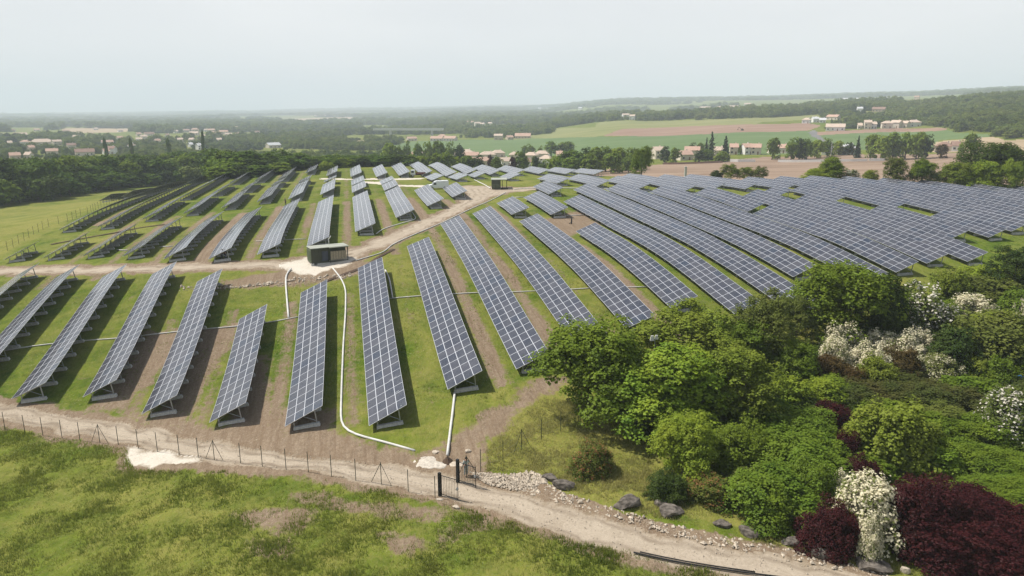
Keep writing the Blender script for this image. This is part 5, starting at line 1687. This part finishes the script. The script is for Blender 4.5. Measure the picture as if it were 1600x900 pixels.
FP = [(8, 671), (39, 676), (67, 680), (97, 684), (125, 688), (156, 691), (185, 695), (216, 700), (246, 705), (280, 709), (310, 714), (335, 718), (376, 723), (410, 728), (447, 733), (482, 738), (518, 743), (556, 750), (596, 756), (638, 768), (680, 779)]
FPW = [at(x, y) for x, y in [(-52, 662), (-22, 667)] + FP]
post_row('wire_fence', FPW, 2.0, .033, 'darkgreen', 'thin green post and wire fence along the lower edge of the near track', braces=(7, 13, 20))
post_row('wire_fence', [at(x, y) for x, y in [(729, 746), (751, 736), (786, 722), (815, 703), (846, 688), (876, 675), (904, 663)]], 2.05, .033, 'darkgreen', 'thin green fence climbing the grassy bank right of the gate', braces=(0, 3))
LF = [(-20, 404), (6, 395), (20, 387), (39, 376), (50, 369), (62, 362), (72, 356), (92, 350.5), (108, 346), (125, 338), (140, 334), (150, 328), (170, 320), (186, 314), (200, 306), (212, 300)]
lw = np.array([at(x, y) for x, y in LF])
seg = np.r_[0, np.cumsum(np.hypot(*np.diff(lw[:, :2], axis=0).T))]
q = np.arange(0, seg[-1], 3.0)
lx, ly = np.interp(q, seg, lw[:, 0]), np.interp(q, seg, lw[:, 1])
post_row('wire_fence', [np.array([a, b, float(T(a, b))]) for a, b in zip(lx, ly)], 1.9, .035, 'darkgreen', 'long post fence between the hay slope and the leftmost arrays', wires=(.5, 1.1, 1.7))

def gate(pp, pe, w, label, closed=False):
    a, b = at(*pp), at(*pe)
    rz = math.atan2(b[1] - a[1], b[0] - a[0])
    root = empty('gate', a, rz, label, 'gate')
    MB().box(-.11, .11, -.11, .11, -.2, 2.05).build('gate_post', M['black'], root)
    m = MB().tube((.2, 0, 1.85), (w, 0, 1.85), .03).tube((.2, 0, .18), (w, 0, .18), .03).tube((w, 0, .05), (w, 0, 1.95), .035).tube((.18, 0, .1), (.18, 0, 1.9), .03)
    m.build('gate_frame', M['black'], root)
    m = MB()
    for i in range(1, 10):
        x = .2 + (w - .2) * i / 10
        m.tube((x, 0, .18), (x, 0, 1.85), .014, n=4)
    m.build('bar', M['darkgreen'], root)
    MB().box(w - .12, w + .02, -.06, .06, .95, 1.15).build('latch', M['galv'], root)
gate((687.5, 774.5), (705, 779), 1.75, 'open black barred gate leaf on the left side of the track')
gate((715.5, 752.5), (733, 758.5), 1.9, 'open black barred gate leaf on the right side with its thick post')

# --- conduits, trenches, pipes lying on the ground
def drape(pts, r, name, mat, label, cat, n=6, lift=.6, step=1.2, rmin=40.):
    W_ = np.array([at(x, y, rmin) for x, y in pts])
    s_ = np.r_[0, np.cumsum(np.hypot(*np.diff(W_[:, :2], axis=0).T))]
    k = max(3, int(s_[-1] / step))
    q = np.linspace(0, s_[-1], k)
    X_, Y_ = np.interp(q, s_, W_[:, 0]), np.interp(q, s_, W_[:, 1])
    if len(pts) > 2:                                   # round the corners
        for _ in range(2):
            X_[1:-1] = (X_[:-2] + 2 * X_[1:-1] + X_[2:]) / 4
            Y_[1:-1] = (Y_[:-2] + 2 * Y_[1:-1] + Y_[2:]) / 4
    Z_ = T(X_, Y_) + r * lift + .03
    r = r * .78
    o = MB().path(list(zip(X_, Y_, Z_)), r, n).build(name, M[mat], None, True)
    return tag(o, label, cat)
CD = [
 ([(455, 421), (449, 425), (446.5, 433), (447, 450), (449, 475), (451, 498)], .17, 'white cable conduit running from the cabin pad down to the left cross line'),
 ([(520, 420), (529, 431), (536, 441), (540.5, 455), (540, 490), (536.5, 540), (534, 600), (532.5, 655), (534, 668), (545, 677), (562, 683), (600, 692), (648, 706)], .15, 'long white conduit curving from the cabin down between two front arrays'),
 ([(711, 612), (708, 640), (703, 680), (699, 713)], .17, 'straight white conduit from the end of a front array to the chalk heap'),
 ([(602, 423), (608, 434), (611, 450), (613.5, 467)], .14, 'short white conduit beside the top of a front array'),
 ([(0, 550), (40, 543), (80, 538), (130, 533), (180, 530), (276, 519), (325, 514.5), (370, 511), (418, 505), (451, 499), (466, 496)], .10, 'white conduit crossing under the front left arrays'),
 ([(606, 467.5), (656, 463), (709, 460), (747, 458), (805, 457), (840, 455.5), (893, 453), (920, 451), (978, 449.5), (1012, 449)], .10, 'white conduit crossing under the front right arrays'),
 ([(556, 408), (580, 401), (600, 395), (611, 384), (629, 375), (690, 349), (717, 336), (757, 318), (790, 301)], .12, 'long thin white conduit along the lower side of the service track'),
 ([(588, 366), (597, 359), (612, 354), (640, 346), (651, 343), (643, 331)], .12, 'white conduit bent around the ends of two middle arrays'),
 ([(803, 296.5), (815, 295), (840, 294.2), (895, 294.6), (945, 295.5), (1010, 298)], .14, 'white conduit beside the gap between the right and rear arrays'),
 ([(741, 281.5), (750, 286), (766, 295)], .17, 'short white conduit leading down to the far cabin'),
 ([(805, 309), (819, 308.4)], .12, 'tiny white conduit piece between two short arrays'),
 ([(884, 337.4), (912, 336.6)], .12, 'white conduit piece beside the worn earth patch'),
 ([(400, 377.5), (440, 375.5), (478, 374)], .09, 'thin white conduit across an aisle above the cabin'),
 ([(200, 392), (196, 392), (183, 391.5)], .13, 'white conduit end in a left middle aisle'),
 ([(250, 386.5), (270, 385.5)], .12, 'white conduit end right of the fourth left aisle'),
]
for p_, r_, l_ in CD:
    drape(p_, r_, 'cable_conduit', 'white', l_, 'conduit')
drape([(990, 864.5), (1020, 872), (1060, 880.5), (1100, 887), (1150, 894), (1200, 901), (1290, 912)], .08, 'black_pipe', 'rubber', 'black plastic pipe lying along the lower edge of the track', 'pipe', rmin=25)
drape([(1000, 863.5), (1040, 873), (1080, 880.5), (1130, 888), (1180, 895)], .06, 'black_pipe', 'rubber', 'thinner black pipe just above the thick black one', 'pipe', rmin=25)
def trench(pts, w):
    W_ = np.array([at(x, y) for x, y in pts])
    s_ = np.r_[0, np.cumsum(np.hypot(*np.diff(W_[:, :2], axis=0).T))]
    q = np.linspace(0, s_[-1], max(4, int(s_[-1] / .8)))
    X_, Y_ = np.interp(q, s_, W_[:, 0]), np.interp(q, s_, W_[:, 1])
    tx, ty = np.gradient(X_), np.gradient(Y_)
    l = np.hypot(tx, ty)
    nx, ny = -ty / l, tx / l
    ww = w * (.7 + .6 * fbm(X_, Y_, 2., 3))
    V = []
    for s2, dz in ((-1, .05), (-.35, .10), (.35, .10), (1, .05)):
        xx, yy = X_ + nx * ww * s2, Y_ + ny * ww * s2
        V.append(np.stack([xx, yy, T(xx, yy) + dz + .05], 1))
    n_ = len(q)
    V = np.vstack(V)
    Q = np.vstack([np.stack([i + j * n_, i + 1 + j * n_, i + 1 + (j + 1) * n_, i + (j + 1) * n_], 1) for j in range(3) for i in [np.arange(n_ - 1)]])
    tag(link('cable_trench', np_mesh('cable_trench', V, Q[:, ::-1]), M['trench']), kind='structure')
trench([(508, 440), (530, 432), (552, 424), (572, 416), (592, 402), (615, 390)], .35)
trench([(79, 382.5), (130, 373), (180, 364), (220, 356), (258, 351)], .45)

# --- chalk heap by the gate, boulders, rubble
def rock_mesh(name, seed, n=2, rough=.22, flat=.62):
    import bmesh
    bm = bmesh.new()
    bmesh.ops.create_icosphere(bm, subdivisions=n, radius=1)
    rg_ = np.random.default_rng(seed)
    cuts = [(Vector(rg_.normal(size=3)).normalized(), rg_.uniform(.5, .8)) for _ in range(13)]
    for v in bm.verts:
        for d, h in cuts:
            k = v.co.dot(d)
            if k > h:
                v.co -= d * (k - h) * .92
        v.co *= 1 + rg_.uniform(-1, 1) * .055 + (.16 * (vnoise(v.co.x * 3 + 9, v.co.y * 3 + 2 * v.co.z, .8, 4) - .5))
        v.co.z *= flat
    me = bpy.data.meshes.new(name)
    bm.to_mesh(me)
    bm.free()
    return me
RK = [rock_mesh('boulder', s, 3) for s in range(5)]
for me in RK:
    me.materials.append(M['rock'])
BD = [(858, 748, 24, 12, 0, 'long grey boulder at the upper left start of the boulder row'), (878, 760, 34, 15, 0, 'flat wide grey boulder right of the rubble heap'), (983, 790, 40, 21, 0, 'large rounded boulder with a hollow top'),
      (1035, 790, 20, 13, 0, 'small grey boulder resting behind the split one'), (1045, 803, 38, 18, 0, 'split dark boulder with a deep notch'), (1126, 822, 27, 15, 0, 'grey boulder below the laurel bank'),
      (1168, 834, 32, 16, 0, 'dark pointed boulder between two grey ones'), (1237, 851, 26, 17, 0, 'grey boulder at the left foot of the purple shrubs'), (1296, 866, 46, 20, 0, 'long flat grey boulder left of the white cascade foot'),
      (1358, 886, 52, 22, 0, 'widest dark boulder below the white cascade'), (1463, 899, 28, 14, 0, 'grey boulder cut by the lower edge near the right'), (1413, 894, 14, 13, 1, 'small bright white stone near the lower right'),
      (907, 786, 8, 8, 1, 'small white block on the rubble verge'), (732, 706, 9, 6, 1, 'white rock on the bank above the gate'), (680, 708, 12, 5, 1, 'white stone slab above the chalk heap'), (712, 794, 11, 8, 1, 'pale stone on the verge below the left gate leaf'),
      (686, 782, 12, 5, 1, 'flat pale stone at the foot of the left gate post')]
for i, (x, y, w, h, wh, lab) in enumerate(BD):
    P = at(x, y, 25)
    w_, h_ = span(P, w), span(P, h) * 1.15
    o = link('stone' if wh else 'boulder', RK[i % 5])
    if wh:
        o.material_slots[0].link = 'OBJECT'
        o.material_slots[0].material = M['limestone']
    o.location = (P[0], P[1], P[2] + h_ * .22)
    o.scale = (w_ / 1.55, w_ / 2.3, h_ / 1.15)
    o.rotation_euler = (0, 0, -math.atan2(P[0], P[1]) + (i % 3 - 1) * .3)
    tag(o, lab, 'stone' if wh else 'boulder')

def heap(poly, hgt, mat, label, name, cat, rmin=30):
    P = px_poly(poly, rmin)
    c = P.mean(0)
    rad = 22
    V, Q = [], []
    na = 48
    for i in range(rad + 1):
        f = i / rad
        for a in range(na):
            t_ = a / na * 2 * math.pi
            d = np.array([math.cos(t_), math.sin(t_)])
            # distance to outline along d
            best = .5
            for k in range(len(P)):
                p1, p2 = P[k] - c, P[(k + 1) % len(P)] - c
                e = p2 - p1
                den = d[0] * e[1] - d[1] * e[0]
                if abs(den) > 1e-9:
                    s1 = (p1[0] * e[1] - p1[1] * e[0]) / den
                    s2 = (p1[0] * d[1] - p1[1] * d[0]) / den
                    if s1 > 0 and -.001 <= s2 <= 1.001:
                        best = max(best, s1) if best == .5 else min(best, s1)
            q_ = c + d * best * f * (.86 + .28 * float(vnoise(40 * t_, 7., 14., 3)))
            z = float(T(q_[0], q_[1])) + hgt * (1 - f)**1.25 + float(fbm(q_[0], q_[1], .7, 4) - .5) * .18 * hgt * (1 - f) - (.1 if i == rad else 0)
            V.append((q_[0], q_[1], z + .02))
    for i in range(rad):
        for a in range(na):
            Q.append((i * na + a, (i + 1) * na + a, (i + 1) * na + (a + 1) % na, i * na + (a + 1) % na))
    o = link(name, np_mesh(name, np.array(V), np.array(Q), smooth_=True), M[mat])
    return tag(o, label, cat, kind='stuff')
heap([(640, 727), (645, 719), (662, 713), (676, 712), (690, 717), (700, 726), (694, 731), (676, 732), (655, 732)], .10, 'heapchalk', 'heap of white crushed chalk beside the open gate', 'chalk_heap', 'heap')
heap([(700, 724), (708, 721), (722, 722), (730, 728), (722, 733), (704, 732)], .12, 'limestone', 'small grey white heap behind the right gate leaf', 'gravel_heap', 'heap')
heap([(690, 722), (696, 716), (703, 715), (708, 720), (703, 726), (694, 726)], .5, 'trench', 'small heap of brown earth next to the chalk heap', 'earth_heap', 'heap')

def scatter_rocks(name, poly, n, smin, smax, mat, label, seed, rmin=30):
    P = px_poly(poly, rmin)
    rg_ = np.random.default_rng(seed)
    X_ = rg_.uniform(P[:, 0].min(), P[:, 0].max(), n * 6)
    Y_ = rg_.uniform(P[:, 1].min(), P[:, 1].max(), n * 6)
    k = inside(P, X_, Y_)
    X_, Y_ = X_[k][:n], Y_[k][:n]
    n = len(X_)
    Z_ = T(X_, Y_)
    base = np.array([(1, 0, 0), (0, 1, 0), (-1, 0, 0), (0, -1, 0), (0, 0, .8), (0, 0, -.6)], float)
    F_ = np.array([(0, 1, 4), (1, 2, 4), (2, 3, 4), (3, 0, 4), (1, 0, 5), (2, 1, 5), (3, 2, 5), (0, 3, 5)])
    s_ = smin * (smax / smin)**(rg_.uniform(0, 1, n)**2.2)
    V = base[None] * s_[:, None, None] * rg_.uniform(.55, 1.4, (n, 6, 3))
    a = rg_.uniform(0, 6.28, n)
    R = np.stack([np.stack([np.cos(a), -np.sin(a), 0 * a], 1), np.stack([np.sin(a), np.cos(a), 0 * a], 1), np.stack([0 * a, 0 * a, 1 + 0 * a], 1)], 1)
    V = np.einsum('nij,nkj->nki', R, V) + np.stack([X_, Y_, Z_ + s_ * .3], 1)[:, None]
    Q = (F_[None] + np.arange(n)[:, None, None] * 6).reshape(-1, 3)
    return tag(link(name, np_mesh(name, V.reshape(-1, 3), Q), M[mat]), label, 'rubble', kind='stuff')
scatter_rocks('limestone_rubble', RUBBLE, 2600, .03, .2, 'limestone', 'pale limestone rubble along the upper verge of the track', 1)
scatter_rocks('limestone_rubble', [(800, 742), (830, 738), (850, 745), (856, 756), (830, 756), (805, 750)], 420, .06, .26, 'limestone', 'heap of larger white stones at the bend of the rubble verge', 2)
scatter_rocks('limestone_rubble', [(735, 738), (800, 742), (830, 756), (850, 775), (760, 757)], 1500, .03, .14, 'limestone', 'fine pale stones beside the right gate leaf', 3)
scatter_rocks('limestone_rubble', [(280, 448), (345, 446), (400, 444), (440, 436), (520, 430), (560, 424), (560, 432), (500, 440), (440, 446), (350, 453), (280, 455)], 500, .05, .35, 'limestone', 'pale stones strewn below the cabin pad', 4)
scatter_rocks('track_gravel', ZONES[0][2], 7000, .02, .07, 'limestone', 'loose pale gravel lying on the near track', 6)

# --- pole with white instrument heads in the trees, riser pipe, concrete post, utility poles
P = at(1019, 622)
_, hh = px_size(P, 527, 2)
root = empty('instrument_pole', P, 0, 'white twin headed instrument on a thin grey pole among the trees', 'pole')
MB().tube((0, 0, 0), (0, 0, hh), .05, .04).build('pole', M['galv'], root)
MB().box(-.48, -.08, -.15, .15, hh - .35, hh + .15, chamfer=.08).build('instrument_head', M['white'], root)
MB().box(-.04, .32, -.13, .13, hh - .2, hh + .2, chamfer=.06).build('instrument_head', M['white'], root)
P = at(893, 350)
root = empty('riser_pipe', P, 0, 'short dark riser pipe standing in the bare earth patch', 'pipe')
MB().tube((0, 0, -.1), (0, 0, 1.15), .13, .13, 8).build('pipe', M['black'], root)
MB().tube((-.5, -.15, .1), (0, 0, .35), .07, n=6).build('elbow', M['black'], root)
P = at_r(1077, 236)
_, hh = px_size(P, 261, 4)
root = empty('concrete_post', P, 0, 'thick pale concrete post behind the arrays before the ploughed field', 'post')
MB().tube((0, 0, -.3), (0, 0, hh), .42, .40, 12).build('shaft', plain('pale concrete', (.45, .44, .40), .9), root)
MB().tube((0, 0, hh - .02), (0, 0, hh + .08), .45, .45, 12).build('cap', M['concrete'], root)
for x, r, yt, lab in [(683, 500, 229, 'left utility pole behind the village hedge'), (706, 500, 230, 'right utility pole behind the village hedge'), (648, 360, 241, 'utility pole in front of the village houses'), (1541, 470, 214, 'utility pole at the end of the ploughed field'), (1306, 470, 222, 'utility pole behind the white bungalow')]:
    P = at_r(x, r)
    _, hh = px_size(P, yt, 2)
    root = empty('utility_pole', P, 0, lab, 'pole')
    MB().tube((0, 0, -.3), (0, 0, hh), .16, .1, 6).build('pole', M['concrete'], root)
    MB().box(-.8, .8, -.05, .05, hh - .5, hh - .4).build('crossarm', M['galv'], root)
P = at(519.5, 294)
root = empty('sign_board', P, 0, 'small white board on two posts in a rear aisle', 'board')
MB().box(-.5, .5, -.03, .03, .5, 1.2).build('board', M['white'], root)
MB().box(-.45, -.39, -.02, .02, -.1, .5).box(.39, .45, -.02, .02, -.1, .5).build('post', M['galv'], root)

# --- tall grass and weeds
def grass_tufts(name, n, reg, hmin, hmax, mat, label, seed, dens=None, blades=5, rmin=25):
    rg_ = np.random.default_rng(seed)
    P = px_poly(reg, rmin)
    X_ = rg_.uniform(P[:, 0].min(), P[:, 0].max(), n * 3)
    Y_ = rg_.uniform(P[:, 1].min(), P[:, 1].max(), n * 3)
    k = inside(P, X_, Y_)
    cl = fbm(X_, Y_, 3.2, seed)
    k &= cl + rg_.uniform(-.25, .25, len(X_)) > (dens or .42)
    for z in ZONES[:3]:
        k &= ~inside(px_poly(z[2], z[3]), X_, Y_)
    X_, Y_, cl = X_[k][:n], Y_[k][:n], cl[k][:n]
    n = len(X_)
    Z_ = T(X_, Y_) - .12
    hh = (hmin + (hmax - hmin) * np.clip(cl * 1.6 - .3, 0, 1)) * rg_.uniform(.6, 1.25, n)
    V, TN = [], []
    for b in range(blades):
        a = rg_.uniform(0, 6.28, n)
        ca, sa = np.cos(a), np.sin(a)
        ox, oy = rg_.normal(0, .09, n), rg_.normal(0, .09, n)
        w = rg_.uniform(.02, .045, n)
        ln = rg_.uniform(.15, .7, n) * hh
        V.append(np.stack([
            np.stack([X_ + ox - sa * w, Y_ + oy + ca * w, Z_], 1),
            np.stack([X_ + ox + sa * w, Y_ + oy - ca * w, Z_], 1),
            np.stack([X_ + ox + ca * ln, Y_ + oy + sa * ln, Z_ + .12 + hh], 1)], 1))
        TN.append(np.clip(rg_.uniform(0, 1, n) * .6 + fbm(X_, Y_, 5., seed + 9) * .8 - .2, 0, 1))
    V = np.concatenate(V).reshape(-1, 3)
    Q = np.arange(len(V)).reshape(-1, 3)
    TN = np.concatenate(TN)
    return tag(link(name, np_mesh(name, V, Q, {'tone': ('FACE', TN), 'bloom': ('FACE', np.zeros(len(TN)))}), mat), label, 'grass', kind='stuff')
LM['blade'] = leaf_mat('grass blades', (.09, .15, .014), (.25, .29, .06), warm=(.27, .26, .06), trans=.5)
LM['blade2'] = leaf_mat('dry grass blades', (.22, .26, .06), (.50, .46, .20), warm=(.44, .38, .14), trans=.5)
grass_tufts('meadow_grass', 42000, [(-60, 655), (200, 700), (210, 735), (400, 735), (560, 758), (720, 792), (900, 846), (1180, 905), (1180, 960), (-60, 960)], .10, .30, LM['blade'], 'long green meadow grass in the foreground', 3, blades=4)
grass_tufts('bank_grass', 14000, [(760, 700), (800, 660), (850, 620), (960, 640), (1050, 700), (1060, 770), (1200, 820), (1420, 885), (1440, 905), (1180, 850), (1000, 800), (880, 765), (850, 742), (760, 735)], .12, .34, LM['blade2'], 'dry straw coloured grass on the bank right of the gate', 5, .3, 4)
grass_tufts('aisle_weeds', 30000, [(-30, 430), (440, 445), (560, 430), (600, 400), (740, 330), (900, 400), (1010, 470), (860, 600), (700, 690), (500, 650), (200, 640), (-30, 620)], .06, .18, LM['blade'], 'low green weeds between the front arrays', 8, .5, 3, 55)
